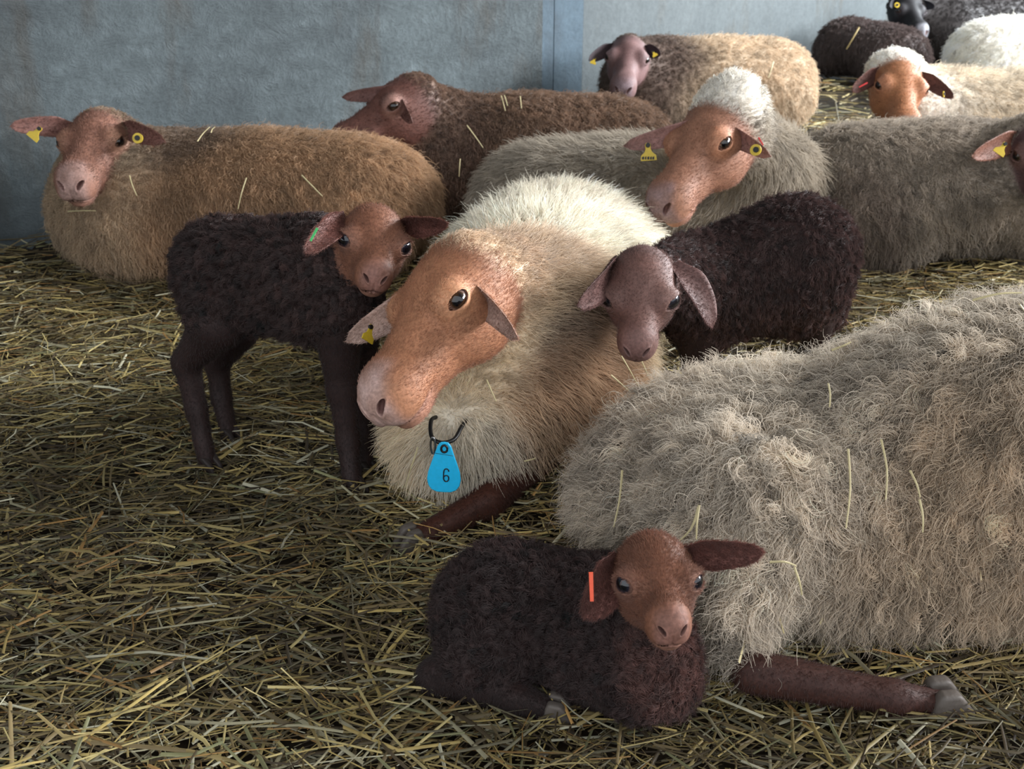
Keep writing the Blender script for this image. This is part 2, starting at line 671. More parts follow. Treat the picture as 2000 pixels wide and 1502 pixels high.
    def color(s, p, pal):
        """coat colours of the bare face"""
        q = s.loc(p)
        ax_ = np.abs(q[:, 0])
        n1 = vnoise(p, 60)
        n2 = vnoise(p, 18)
        c = np.repeat(np.array(pal['face'])[None], len(p), 0)

        def mix(col, w):
            nonlocal c
            w = np.clip(w, 0, 1)[:, None]
            c = c * (1 - w) + np.array(col)[None] * w

        mix(pal['dark'], 0.55 * sstep(.03, -.02, q[:, 1]) * n2)
        ed = np.sqrt(((np.stack([ax_, q[:, 1], q[:, 2]], 1) - s.eye) ** 2).sum(1))
        mix(pal['light'], 0.8 * sstep(.042, .022, ed))
        mix(pal['rim'], 0.9 * sstep(.0205, .017, ed))
        ny = pal.get('nosey', .028)
        nz = sstep(s.nl - ny - .03, s.nl - ny + .012, q[:, 1] + .03 * (n2 - .5)) * sstep(s.mz - .012, s.mz + .006, q[:, 2]) * sstep(.040, .022, ax_)
        mix(pal['nose'], nz * (0.45 + 0.5 * n1))
        mix(pal['lip'], 0.45 * sstep(s.nl - .10, s.nl - .05, q[:, 1]) * sstep(s.mz + .006, s.mz - .006, q[:, 2]))
        mix(pal['nostril'], s.nmask)
        zm = s.mz + 0.005 * np.cos(ax_ * 90) + 0.10 * np.clip(s.nl - .03 - q[:, 1], 0, 1)
        mix(pal['rim'], 0.8 * sstep(s.nl - .085, s.nl - .05, q[:, 1]) * np.exp(-((q[:, 2] - zm) / .0025) ** 2))
        g = c @ np.array([.3, .5, .2])
        c = c * .88 + g[:, None] * .12
        return c * (0.86 + 0.28 * n1)[:, None]


def surface_nets(f, lo, hi, h):
    n = np.ceil((hi - lo) / h).astype(int) + 1
    g = [lo[i] + h * np.arange(n[i]) for i in range(3)]
    G = np.stack(np.meshgrid(*g, indexing='ij'), -1).reshape(-1, 3).astype(np.float32)
    D = f(G).reshape(n)
    S = D < 0
    nx, ny, nz = n
    cs = np.zeros((nx - 1, ny - 1, nz - 1), int)
    for a in (0, 1):
        for b in (0, 1):
            for c in (0, 1):
                cs += S[a:nx - 1 + a, b:ny - 1 + b, c:nz - 1 + c]
    act = (cs > 0) & (cs < 8)
    I = np.argwhere(act)
    vid = -np.ones(act.shape, int)
    vid[act] = np.arange(len(I))
    acc = np.zeros((len(I), 3))
    cnt = np.zeros(len(I))
    corners = [(a, b, c) for a in (0, 1) for b in (0, 1) for c in (0, 1)]
    for i, c0 in enumerate(corners):
        for c1 in corners[i + 1:]:
            if sum(abs(np.subtract(c0, c1))) != 1:
                continue
            d0 = D[tuple((I + c0).T)]
            d1 = D[tuple((I + c1).T)]
            m = (d0 < 0) != (d1 < 0)
            t = d0[m] / (d0[m] - d1[m])
            acc[m] += np.array(c0) + t[:, None] * (np.array(c1) - np.array(c0))
            cnt[m] += 1
    V = lo + h * (I + acc / np.maximum(cnt, 1)[:, None])
    Q = []
    for ax in range(3):
        b, c = [(1, 2), (2, 0), (0, 1)][ax]
        sl0 = [slice(None)] * 3
        sl1 = [slice(None)] * 3
        sl0[ax] = slice(0, -1)
        sl1[ax] = slice(1, None)
        E_ = S[tuple(sl0)] != S[tuple(sl1)]
        J = np.argwhere(E_)
        ok = (J[:, b] > 0) & (J[:, c] > 0) & (J[:, b] < n[b] - 1) & (J[:, c] < n[c] - 1)
        J = J[ok]
        inside = S[tuple(J.T)]
        eb = np.zeros(3, int)
        ec = np.zeros(3, int)
        eb[b] = 1
        ec[c] = 1
        q = np.stack([vid[tuple((J - eb - ec).T)], vid[tuple((J - ec).T)], vid[tuple(J.T)], vid[tuple((J - eb).T)]], 1)
        q[~inside] = q[~inside][:, ::-1]
        Q.append(q)
    return V, np.concatenate(Q)


def project(f, V, it=3):
    V = V.astype(np.float32)
    e = np.float32(0.0012)
    K = np.array([[1, -1, -1], [-1, -1, 1], [-1, 1, -1], [1, 1, 1]], np.float32)
    for _ in range(it):
        g = sum(K[i] * f(V + K[i] * e)[:, None] for i in range(4)) / (4 * e)
        d = f(V)
        g2 = (g * g).sum(1) + 1e-6
        step = (d / np.maximum(g2, .3))[:, None] * g
        ln = np.linalg.norm(step, axis=1, keepdims=True)
        step *= np.minimum(1, 0.012 / (ln + 1e-9))
        V = V - step
    return V


def refine(V, Q, sel_fn, levels):
    """split the quads of chosen regions (head, eyes) into smaller ones"""
    bm = bmesh.new()
    vs = [bm.verts.new(tuple(map(float, v))) for v in V]
    for q in Q:
        try:
            bm.faces.new([vs[i] for i in q])
        except ValueError:
            pass
    for lv in range(levels):
        bm.verts.ensure_lookup_table()
        P = np.array([v.co[:] for v in bm.verts], np.float32)
        s = sel_fn(P, lv)
        bm.verts.index_update()
        ed = [e for e in bm.edges if s[e.verts[0].index] and s[e.verts[1].index]]
        if ed:
            bmesh.ops.subdivide_edges(bm, edges=ed, cuts=1, use_grid_fill=True)
    bm.verts.index_update()
    V = np.array([v.co[:] for v in bm.verts], np.float32)
    Fc = [[v.index for v in f.verts] for f in bm.faces]
    bm.free()
    return V, Fc


def ear_geo(base, tip, nrm, width, bend=0.0, cup=0.35, nt=15, ns=9, th=0.0045, twist=0.0):
    """a leaf-shaped cupped ear; nrm is the side the hollow faces"""
    base, tip = np.asarray(base, float), np.asarray(tip, float)
    L = np.linalg.norm(tip - base)
    d = (tip - base) / L
    nrm = unit(nrm - d * np.dot(nrm, d))
    side = np.cross(d, nrm)
    V, Fc, inner = [], [], []
    for layer in (0, 1):
        for i in range(nt):
            t = i / (nt - 1)
            wv = width * 0.5 * (0.45 + 0.55 * sstep(0, .35, t)) * np.sqrt(max(1 - t ** 2.6, 0)) + 0.001
            c = base + d * L * t + nrm * bend * L * (t - t * t) * 4 * 0.25
            ct, st = math.cos(twist * t), math.sin(twist * t)
            sd = side * ct + nrm * st
            nn = nrm * ct - side * st
            for j in range(ns):
                s_ = -1 + 2 * j / (ns - 1)
                cc = cup * (1.25 - 0.8 * t)
                off = nn * (wv * cc * s_ * s_ * 1.1)
                thick = th * (1 - s_ * s_ * .9) * (1 - .6 * t)
                V.append(c + sd * wv * s_ * (1 - .25 * cc * abs(s_)) + off - (nn * thick if layer else 0))
                inner.append(layer == 0)
    m = nt * ns
    for layer in (0, 1):
        for i in range(nt - 1):
            for j in range(ns - 1):
                a = layer * m + i * ns + j
                q = [a, a + 1, a + ns + 1, a + ns]
                Fc.append(q if layer == 0 else q[::-1])
    for i in range(nt - 1):
        for j in (0, ns - 1):
            a, b = i * ns + j, (i + 1) * ns + j
            q = [a, b, b + m, a + m]
            Fc.append(q if j == 0 else q[::-1])
    for j in range(ns - 1):
        a = (nt - 1) * ns + j
        Fc.append([a, a + 1, a + 1 + m, a + m])
    return np.array(V), Fc, np.array(inner)


def frame(ang):                              # body axes: forward at ang degrees from +X on the ground
    a = RAD(ang)
    y = np.array([math.cos(a), math.sin(a), 0])
    z = np.array([0, 0, 1.0])
    x = np.cross(y, z)
    return np.stack([x, y, z], 1)


def make_eye(parent, head, side):
    r = head.eyer * head.sc
    c = head.w(head.eye * np.array([side, 1, 1]) + np.array([side * .0005, 0, 0]))
    out = head.R @ (head.out * np.array([side, 1, 1]))
    fw = unit(head.Y - out * np.dot(head.Y, out))
    up = np.cross(out, fw)
    V, Fc, col = [], [], []
    nu, nv = 14, 12
    for i in range(nv + 1):
        a = pi * i / nv
        for j in range(nu):
            b = 2 * pi * j / nu
            lx, ly, lz = math.cos(a), math.sin(a) * math.cos(b), math.sin(a) * math.sin(b)
            V.append(c + r * (out * lx + fw * ly + up * lz))
            rad = math.hypot(ly * 0.75, lz * 1.5)
            if lx < 0 or math.hypot(ly, lz) > .80:
                col.append(lin(120, 100, 92))
            elif rad < .52:
                col.append(lin(8, 8, 12))
            else:
                col.append(lin(52, 34, 20) if not head.lamb else lin(30, 30, 40))
    for i in range(nv):
        for j in range(nu):
            Fc.append([i * nu + j, (i + 1) * nu + j, (i + 1) * nu + (j + 1) % nu, i * nu + (j + 1) % nu])
    return mesh_obj('eye', V, Fc, M_EYE, parent, True, np.array(col))


# ------------------------------------------------------------------ wool
def grow(parent, name, V, Fc, N, cfg, seed):
    """strands on a mesh: V verts, Fc faces, N normals, cfg dict of per-vertex arrays and settings"""
    r = np.random.default_rng(seed)
    tri = []
    for f in Fc:
        for k in range(1, len(f) - 1):
            tri.append((f[0], f[k], f[k + 1]))
    tri = np.array(tri)
    A, B, D = V[tri[:, 0]], V[tri[:, 1]], V[tri[:, 2]]
    ar = 0.5 * np.linalg.norm(np.cross(B - A, D - A), axis=1)
    dens = cfg['dens'][tri].mean(1)
    cen = (A + B + D) / 3
    fn = N[tri].mean(1)
    view = CAMP - cen
    view /= np.linalg.norm(view, axis=1, keepdims=True)
    facing = (fn * view).sum(1)
    w = ar * dens * (0.18 + 0.82 * sstep(-0.55, 0.05, facing))
    w = np.where(cen[:, 2] < -0.005, 0, w)
    cum = np.cumsum(w)
    if cum[-1] <= 0:
        return None
    n = cfg['n']
    ti = np.searchsorted(cum, r.random(n) * cum[-1])
    ti = np.clip(ti, 0, len(tri) - 1)
    u, v = r.random(n), r.random(n)
    fl_ = u + v > 1
    u[fl_], v[fl_] = 1 - u[fl_], 1 - v[fl_]
    wt = np.stack([1 - u - v, u, v], 1)

    def interp(x):
        x = np.asarray(x)
        if x.ndim == 1:
            return (x[tri[ti]] * wt).sum(1)
        return (x[tri[ti]] * wt[:, :, None]).sum(1)

    P = interp(V)
    nr = interp(N)
    nr /= np.linalg.norm(nr, axis=1, keepdims=True) + 1e-9
    Ln = interp(cfg['len']) * r.uniform(0.65, 1.15, n)
    comb = interp(cfg['comb'])
    comb -= nr * (comb * nr).sum(1, keepdims=True)
    comb /= np.linalg.norm(comb, axis=1, keepdims=True) + 1e-6
    col = interp(cfg['col'])
    # locks
    cs = cfg.get('lock', 0.022)
    wp = P + 0.35 * cs * np.stack([np.sin(P[:, 1] / cs * 1.3), np.sin(P[:, 2] / cs * 1.7), np.sin(P[:, 0] / cs * 1.1)], 1)
    cell = np.floor(wp / cs).astype(np.int64)
    key = (cell[:, 0] * 73856093) ^ (cell[:, 1] * 19349663) ^ (cell[:, 2] * 83492791)
    uk, inv = np.unique(key, return_inverse=True)
    m = len(uk)
    cnt = np.bincount(inv, minlength=m).astype(float)
    cenp = np.stack([np.bincount(inv, P[:, i], m) / cnt for i in range(3)], 1)
    cenn = np.stack([np.bincount(inv, nr[:, i], m) / cnt for i in range(3)], 1)
    cenc = np.stack([np.bincount(inv, comb[:, i], m) / cnt for i in range(3)], 1)
    lk_rand = r.normal(0, 1, (m, 3))
    lk_bri = r.normal(0, 1, m)
    lk_ph = r.uniform(0, 2 * pi, m)
    lift = cfg.get('lift', 0.6)
    tang = cenc[inv] + cfg.get('lockrand', 0.35) * lk_rand[inv]
    d_l = cenn[inv] * lift + tang * (1 - lift)
    d_l /= np.linalg.norm(d_l, axis=1, keepdims=True) + 1e-9
    d_s = nr * lift + (comb + cfg.get('rand', 0.3) * r.normal(0, 1, (n, 3))) * (1 - lift)
    d_s += cfg.get('frizz', 0.15) * r.normal(0, 1, (n, 3))
    d_s /= np.linalg.norm(d_s, axis=1, keepdims=True) + 1e-9
    k = cfg.get('pts', 6)
    pos = np.zeros((n, k, 3), np.float32)
    rad = np.zeros((n, k), np.float32)
    clump = cfg.get('clump', 0.5) * r.uniform(0.5, 1.1, n)
    e1 = np.cross(d_l, nr + 0.01)
    e1 /= np.linalg.norm(e1, axis=1, keepdims=True) + 1e-9
    e2 = np.cross(d_l, e1)
    curl = cfg.get('curl', 0.004)
    fq = cfg.get('freq', 9.0)
    ph = lk_ph[inv] + r.normal(0, .7, n)
    stray = r.random(n) < cfg.get('stray', 0.06)
    clump = np.where(stray, clump * .15, clump)
    Ln = np.where(stray, Ln * 1.25, Ln)
    sag = cfg.get('sag', 0.35)
    R0 = cfg.get('rad', 0.0005)
    for i in range(k):
        t = i / (k - 1)
        ind = P + d_s * (Ln * t)[:, None]
        ctr = cenp[inv] + d_l * (Ln * t)[:, None]
        mixw = (clump * t ** 0.8)[:, None]
        p = ind * (1 - mixw) + ctr * mixw
        p = p + (comb * 0.5 + np.array([0, 0, -1.0])) * (sag * Ln * t * t)[:, None] * 0.5
        am = (curl * min(1, t * 2.2)) * np.where(stray, 1.5, 1.0)
        p = p + e1 * (am * np.cos(fq * t + ph))[:, None] + e2 * (am * np.sin(fq * t + ph))[:, None]
        pos[:, i] = p
        rad[:, i] = R0 * (1 - 0.75 * t ** 1.5)
    pos[:, 0] = P - nr * 0.002
    pos[:, :, 2] = np.maximum(pos[:, :, 2], 0.004)
    col = col * (1 + cfg.get('lockvar', 0.14) * lk_bri[inv] + cfg.get('hairvar', 0.14) * r.normal(0, 1, n))[:, None]
    col = np.clip(col, 0.002, 0.95)
    hc = bpy.data.hair_curves.new(name)
    hc.add_curves([k] * n)
    hc.points.foreach_set('position', pos.ravel())
    ra = hc.attributes.get('radius') or hc.attributes.new('radius', 'FLOAT', 'POINT')
    ra.data.foreach_set('value', rad.ravel())
    ca = hc.attributes.new('hcol', 'FLOAT_COLOR', 'CURVE')
    c4 = np.ones((n, 4), np.float32)
    c4[:, :3] = col
    ca.data.foreach_set('color', c4.ravel())
    hc.materials.append(M_HAIR)
    o = bpy.data.objects.new(name, hc)
    C.objects.link(o)
    o.parent = parent
    o.matrix_parent_inverse = parent.matrix_world.inverted()
    o['kind'] = 'stuff'
    return o


PAL_EWE = dict(face=lin(150, 88, 58), dark=lin(92, 56, 46), light=lin(176, 118, 84), rim=lin(70, 46, 40), nose=lin(176, 140, 134),
               lip=lin(178, 130, 112), nostril=lin(104, 70, 64), ear_in=lin(168, 124, 112), ear_out=lin(132, 86, 62), leg=lin(72, 38, 28))


def pal(**k):
    d = dict(PAL_EWE)
    d.update({a: (lin(*b) if isinstance(b, tuple) and len(b) == 3 else b) for a, b in k.items()})
    return d


SEED = [100]


def animal(name, label, cat, wool, skin, head, ears, palette, woolcol, wcfg, base, h=0.016, levels=3, group=None,
           facecfg=None, hoofs=(), eyes=(1, -1)):
    """wool / skin: lists of (sdf, blend) for woolly and short-haired parts; ears: list of ear_geo argument tuples"""
    SEED[0] += 1

    def dw(p):
        d = None
        for f, k in wool:
            e = f(p)
            d = e if d is None else smin(d, e, k)
        return d

    def ds(p):
        d = None
        for f, k in skin:
            e = f(p)
            d = e if d is None else np.minimum(d, e)
        if head is not None:
            e = head.sdf(p)
            d = e if d is None else np.minimum(d, e)
        return d

    has_skin = bool(skin) or head is not None
    kb = wcfg.get('join', 0.02)

    def full(p):
        a = dw(p)
        if has_skin:
            for f, k in skin:
                a = smin(a, f(p), k)
            if head is not None:
                a = smin(a, head.sdf(p), kb)
        return a

    lo, hi = [np.asarray(x, float) for x in wcfg['box']]
    if head is not None:
        head.detail = False
    V, Q = surface_nets(full, lo, hi, h)
    if levels and head is not None:
        def sel(P, lv):
            q = head.loc(P)
            if lv < 2:
                return (q[:, 1] > -.03) & (q[:, 1] < .30) & (np.abs(q[:, 0]) < .12) & (q[:, 2] > -.16) & (q[:, 2] < .06)
            e = np.stack([np.abs(q[:, 0]), q[:, 1], q[:, 2]], 1)
            if lv == 3:
                return (np.linalg.norm(e - head.eye, axis=1) < .024) | (np.linalg.norm(e - np.array(head.nost), axis=1) < .017)
            return (np.linalg.norm(e - head.eye, axis=1) < .030) | ((q[:, 1] > head.nl - .06) & (q[:, 1] < head.nl + .02) & (np.abs(q[:, 0]) < .05) & (q[:, 2] > -.11) & (q[:, 2] < .02))
        V = project(full, V, 2)
        V, Fc = refine(V, Q, sel, levels)
        V = project(full, V, 2)
        head.detail = True
        V = project(full, V, 3)
        V = head.open_up(V).astype(np.float32)
    else:
        V = project(full, V, 3)
        Fc = Q.tolist()
        if head is not None:
            head.nmask = np.zeros(len(V))
    a = dw(V)
    if has_skin:
        b = ds(V)
        wl_ = sstep(-.012, .012, b - a + wcfg.get('bias', -.008))       # 1 = woolly
    else:
        wl_ = np.ones(len(V))
    vert_col = woolcol(V)
    sk = np.repeat(np.array(palette['leg'])[None], len(V), 0) * (0.8 + 0.4 * vnoise(V, 40))[:, None]
    hm = np.zeros(len(V))
    if head is not None:
        hd = head.sdf(V.astype(np.float32))
        hm = sstep(.03, .012, hd)
        sk = sk * (1 - hm)[:, None] + head.color(V, palette) * hm[:, None]
    col = vert_col * wl_[:, None] + sk * (1 - wl_)[:, None]
    nb = len(V)
    Vs, Fs, Cs = [V], list(Fc), [col]
    off = nb
    ear_meshes = []
    for e in ears:
        ev, ef, inner = ear_geo(*e['a'], **e.get('k', {}))
        ci = np.where(inner[:, None], np.array(palette['ear_in'])[None], np.array(palette['ear_out'])[None])
        ci = ci * (0.75 + 0.5 * vnoise(ev, 50))[:, None]
        Vs.append(ev)
        Cs.append(ci)
        Fs += [[i + off for i in q] for q in ef]
        ear_meshes.append((ev, ef, ci))
        off += len(ev)
    root = empty(name, base)
    tag(root, label, cat, group)
    body = mesh_obj('body', np.concatenate(Vs), Fs, M_SKIN, root, True, np.concatenate(Cs))
    Nn = np.zeros(len(body.data.vertices) * 3, np.float32)
    body.data.vertices.foreach_get('normal', Nn)
    Nn = Nn.reshape(-1, 3)
    # fleece
    fw = wcfg.get('back', np.array([0, 0, 0.0]))
    comb = np.repeat((np.array([0, 0, -1.0]) * wcfg.get('down', .8) + np.asarray(fw))[None], nb, 0)
    lenf = wcfg['len'] * (0.85 + 0.3 * vnoise(V, 9))
    if 'lenf' in wcfg:
        lenf = lenf * wcfg['lenf'](V)
    if head is not None:
        hd_ = np.linalg.norm(V - head.w((0, .04, -.05)), axis=1) / head.sc
        near = sstep(.08, wcfg.get('nr', .27), hd_)
        lenf = lenf * (wcfg.get('nl', .30) + (1 - wcfg.get('nl', .30)) * near)
        comb = comb * near[:, None] + (-head.Y * .8 + np.array([0, 0, -.25]))[None] * (1 - near)[:, None]
    dens = wl_ * (lenf > 0)
    cfg = dict(wcfg)
    cfg.update(dens=np.clip(dens, 0, 1), len=lenf * (0.25 + 0.75 * wl_), comb=comb, col=vert_col)
    grow(root, 'fleece', V, Fc, Nn[:nb], cfg, SEED[0])
    if facecfg:
        fc = dict(n=9000, len=np.full(nb, facecfg.get('len', .007)), lift=.22, rand=.35, frizz=.10, clump=.15, curl=.0003, freq=3, pts=3,
                  rad=facecfg.get('rad', .00028), sag=.1, stray=0.02, lock=.008, lockvar=.05, hairvar=.12, lockrand=.2)
        cb = np.zeros((nb, 3))
        if head is not None:
            q = head.loc(V)
            cb = cb + (-head.Y)[None] + head.X[None] * np.clip(q[:, 0:1] * 12, -1, 1) * .6
            ed = np.linalg.norm(np.stack([np.abs(q[:, 0]), q[:, 1], q[:, 2]], 1) - head.eye, axis=1)
            bare = sstep(.019, .024, ed) * (1 - sstep(head.nl - .045, head.nl - .02, q[:, 1]))
            cb = cb * hm[:, None] + np.array([0, 0, -1.0])[None] * (1 - hm)[:, None]
            dn = (1 - wl_) * (1 - hm + hm * bare)
            fc['len'] = fc['len'] * (1 + (.8 if head.lamb else 2.2) * hm * sstep(.035, -.03, q[:, 1]) * vnoise(V, 45))
        else:
            cb = cb + np.array([0, 0, -1.0])
            dn = (1 - wl_)
        fc.update(dens=dn, comb=cb, col=sk * 1.1, n=facecfg.get('n', 9000))
        grow(root, 'short_hair', V, Fc, Nn[:nb], fc, SEED[0] + 50)
        if ear_meshes:
            ve, fe, ce, o2 = [], [], [], 0
            for ev, ef, ci in ear_meshes:
                ve.append(ev)
                ce.append(ci)
                fe += [[i + o2 for i in q] for q in ef]
                o2 += len(ev)
            ve, ce = np.concatenate(ve), np.concatenate(ce)
            dirs = np.concatenate([np.repeat(unit(np.asarray(e['a'][1]) - np.asarray(e['a'][0]))[None], len(m_[0]), 0) for e, m_ in zip(ears, ear_meshes)])
            fc2 = dict(fc)
            fc2.update(dens=np.ones(len(ve)), len=np.full(len(ve), facecfg.get('len', .007)), comb=dirs, col=ce, n=int(facecfg.get('n', 9000) * .28))
            grow(root, 'ear_hair', ve, fe, Nn[nb:], fc2, SEED[0] + 90)
    if head is not None:
        for s_ in eyes:
            make_eye(root, head, s_)
    return root


def lying(cx, cy, ang, L=0.95, W=0.44, Ht=0.38, wl=0.03, zoff=0.0):
    """wool-covered trunk of a sheep resting on its brisket"""
    R = frame(ang)
    o = np.array([cx, cy, zoff])

    def P(x, y, z):
        return o + R @ np.array([x * W, y * L, z * Ht])

    def E(c, r, k):
        rr = np.array([r[0] * W, r[1] * L, r[2] * Ht]) - wl
        return (f_ell(P(*c), rr, R), k)
    S = [E((0, -.02, .50), (.51, .42, .52), .02),
         E((0, -.30, .47), (.43, .21, .47), .08),
         E((0, .27, .52), (.42, .22, .51), .08),
         E((0, .37, .42), (.34, .16, .44), .08),
         E((.34, -.24, .33), (.21, .20, .36), .05),
         E((-.34, -.24, .33), (.21, .20, .36), .05),
         E((.28, .26, .30), (.22, .17, .32), .06),
         E((-.28, .26, .30), (.22, .17, .32), .06)]
    return S, P, R


def bbox(*pts, pad=0.1, P=None):
    a = [np.asarray(p, float) for p in pts]
    if P is not None:
        a += [P(x, y, z) for x in (-.55, .55) for y in (-.55, .58) for z in (0, 1.05)]
    a = np.array(a)
    lo, hi = a.min(0) - pad, a.max(0) + pad
    lo[2] = max(lo[2], -0.03 - 0.02)
    return lo, hi


def wool_color(base, spots=(), noise=0.25, scale=6):
    """base colour plus broad (centre, radius, colour, weight) patches of differently coloured wool"""
    def lin2(*c):
        c = np.array(lin(*c))
        g = float(c @ np.array([.35, .45, .2]))
        return (c * .72 + g * .28) * (1.22 if g > .06 else 1.0)

    base = np.array(lin2(*base))

    def f(V):
        c = np.repeat(base[None], len(V), 0)
        nb = vnoise(V, scale)
        for ce, ra, co, w in spots:
            d = np.linalg.norm((V - np.asarray(ce)) / np.asarray(ra), axis=1) + .5 * (nb - .5)
            k = (w * sstep(1.15, .6, d))[:, None]
            c = c * (1 - k) + np.array(lin2(*co))[None] * k
        n = vnoise(V, scale * 3.1)
        return c * (1 + noise * (nb + n - 1))[:, None]
    return f


def leg(pts, rads, k=.012):
    return [(f_rc(pts[i], pts[i + 1], rads[i], rads[i + 1]), k) for i in range(len(pts) - 1)]


M_HOOF2 = plain('dark_hoof_horn', (44, 36, 33), 0.6, 0.3, 0, 0.6, 90)


def hoof(parent, c, fwd, up=(0, 0, 1), s=1.0):
    """cloven hoof: two wedge toes"""
    fwd = unit(fwd)
    side = unit(np.cross(fwd, up))
    upv = np.cross(side, fwd)
    prof = [(-.018, 0, .010), (.020, 0, .011), (.036, 0, .005), (.030, .014, .007), (.004, .034, .010), (-.016, .030, .009)]
    for sgn in (-1, 1):
        V, Fc = [], []
        for lay in (-1, 1):
            for (y, z, hw) in prof:
                V.append(np.asarray(c) + s * (fwd * y + upv * z + side * (sgn * .0115 + lay * hw * .95 * .9)))
        n = len(prof)
        Fc = [list(range(n))[::-1], list(range(n, 2 * n))]
        for i in range(n):
            Fc.append([i, (i + 1) % n, (i + 1) % n + n, i + n])
        o = mesh_obj('hoof', V, Fc, M_HOOF if s > .76 else M_HOOF2, parent, False)
        bv = o.modifiers.new('bevel', 'BEVEL')
        bv.width = 0.0075 * s
        bv.segments = 3
        o.data.polygons.foreach_set('use_smooth', np.ones(len(o.data.polygons), dtype=bool))


def extrude_outline(name, pts, c, ax, ay, t, mat, parent):
    ax, ay = unit(ax), unit(ay)
    n = unit(np.cross(ax, ay))
    V = [np.asarray(c) + ax * x + ay * y + n * t * .5 for x, y in pts] + [np.asarray(c) + ax * x + ay * y - n * t * .5 for x, y in pts]
    k = len(pts)
    Fc = [list(range(k)), list(range(2 * k - 1, k - 1, -1))] + [[i, i + k, (i + 1) % k + k, (i + 1) % k] for i in range(k)]
    return mesh_obj(name, V, Fc, mat, parent, False)


def ear_tag(parent, px, Y, kind, size=1.0, roll=0.0, mat=None, yaw=0.0):
    """plastic tag pinned to an ear at a picture position and distance"""
    c = at(px[0], px[1], Y)
    r = RAD(roll)
    ax = C_R * math.cos(RAD(yaw)) + C_V * math.sin(RAD(yaw))
    a2 = ax * math.cos(r) + C_U * math.sin(r)
    b2 = -ax * math.sin(r) + C_U * math.cos(r)
    s = size
    if kind == 'flag':
        pts = [(-.007, .014), (-.004, .018), (.004, .018), (.007, .014), (.006, .004), (.009, -.004), (.018, -.012), (.019, -.024), (-.019, -.024), (-.018, -.012), (-.009, -.004), (-.006, .004)][::-1]
        o = extrude_outline('ear_tag', [(x * s, y * s) for x, y in pts], c, a2, b2, .002, mat or M_YEL, parent)
        ci = [(.0055 * s * math.cos(t), .0055 * s * math.sin(t)) for t in np.linspace(0, 2 * pi, 14)[:-1]]
        k = extrude_outline('tag_button', ci, c + b2 * .012 * s - C_V * .003, a2, b2, .004, M_BLACK, o)
    elif kind == 'round':
        ci = [(.0125 * s * math.cos(t), .0125 * s * math.sin(t)) for t in np.linspace(0, 2 * pi, 20)[:-1]]
        o = extrude_outline('ear_tag', ci, c, a2, b2, .003, mat or M_YEL, parent)
        ci = [(x * .5, y * .5) for x, y in ci]
        k = extrude_outline('tag_button', ci, c - C_V * .003, a2, b2, .004, M_BLACK, o)
    else:
        pts = [(-.0024, -.019), (.0024, -.019), (.0028, .019), (-.0028, .019)]
        o = extrude_outline('ear_tag', [(x * s, y * s) for x, y in pts], c, a2, b2, .003, mat, parent)
    return o


# ------------------------------------------------------------------ the flock
def pxr(c, rpx):                             # a radius in picture pixels at point c, in metres
    return rpx * float(np.dot(np.asarray(c) - CAMP, C_V)) / F


def ear(head, side, tip, Y, facing, width, bend=0.0, cup=0.35, base=(.054, -.004, -.034), twist=0.0):
    b = head.w((side * base[0], base[1], base[2]))
    return dict(a=(b, at(tip[0], tip[1], Y), cv(*facing), width), k=dict(bend=bend, cup=cup, twist=twist))


def neck(head, P0, r0, r1, k=.06, mid=None):
    b = head.w((0, -.015, -.062))
    if mid is None:
        return [(f_rc(P0, b, r0, r1), k)]
    return [(f_rc(P0, mid, r0, (r0 + r1) / 2), k), (f_rc(mid, b, (r0 + r1) / 2, r1), k)]


def back_of(R, a):
    return -R[:, 1] * a


def away_head(P, R, z=1.05, y=.66, turn=0.0):
    """head and ears of an animal that looks along its own body"""
    h_ = Head(P(turn, y, z), R @ unit([turn, .72, -.62]), (0, 0, 1), 1.0)
    es = [dict(a=(h_.w((sd * .054, -.004, -.034)), h_.w((sd * .165, -.02, -.065)), h_.R @ np.array([0, .9, .3]), .052), k={}) for sd in (1, -1)]
    return h_, neck(h_, P(0, .36, .62), .11, .064, .07), es


PAL_LAMB = pal(face=(118, 74, 52), dark=(80, 48, 40), light=(134, 92, 74), rim=(60, 40, 40), nose=(132, 92, 82), lip=(150, 108, 92), nosey=.012,
               nostril=(92, 62, 56), ear_in=(104, 66, 58), ear_out=(92, 54, 44), leg=(42, 28, 26), cheek=0.5)

# --- A: tan ewe lying along the wall, facing the lens
hA = Head(at(172, 262, 2.60), cv(0.03, -.66, .75), cv(0, .75, .66), 1.0)
S, P, R = lying(-0.645, 2.70, 181, .96, .43, .365)
wool = S + neck(hA, P(0, .33, .62), .11, .064, .07) + [(f_ell(hA.w((0, .0, -.19)), (.085, .085, .11)), .06)]
eA = animal('ewe', 'tan ewe lying against the blue-grey wall with yellow tags in both ears, head facing forward', 'sheep',
            wool, [], hA,
            [ear(hA, 1, (20, 246), 2.60, (.1, -.15, 1), .052, .15),
             ear(hA, -1, (322, 276), 2.545, (-.1, -.2, 1), .052, .1)],
            pal(nosey=.035, face=(128, 86, 68), dark=(86, 58, 50), light=(150, 108, 84), nose=(156, 126, 118), ear_in=(120, 84, 76), ear_out=(110, 76, 60)),
            wool_color((160, 120, 76), [(P(0, .3, 1.0), (.3, .22, .10), (112, 88, 66), .9), (P(-.3, .42, .5), (.2, .25, .3), (172, 146, 110), .6),
                                        (P(0, .5, .4), (.2, .2, .3), (164, 138, 102), .5)], .3),
            dict(box=bbox(P(0, 0, 0), hA.w((0, .27, 0)), hA.w((0, -.1, .1)), pad=.09, P=P), n=42000, len=.034, lift=.38, down=.8,
                 back=back_of(R, .5), clump=.55, lock=.020, curl=.003, rad=.0007, lockvar=.12), (-.655, 2.70, 0),
            facecfg=dict(n=6000, len=.008, rad=.0005))

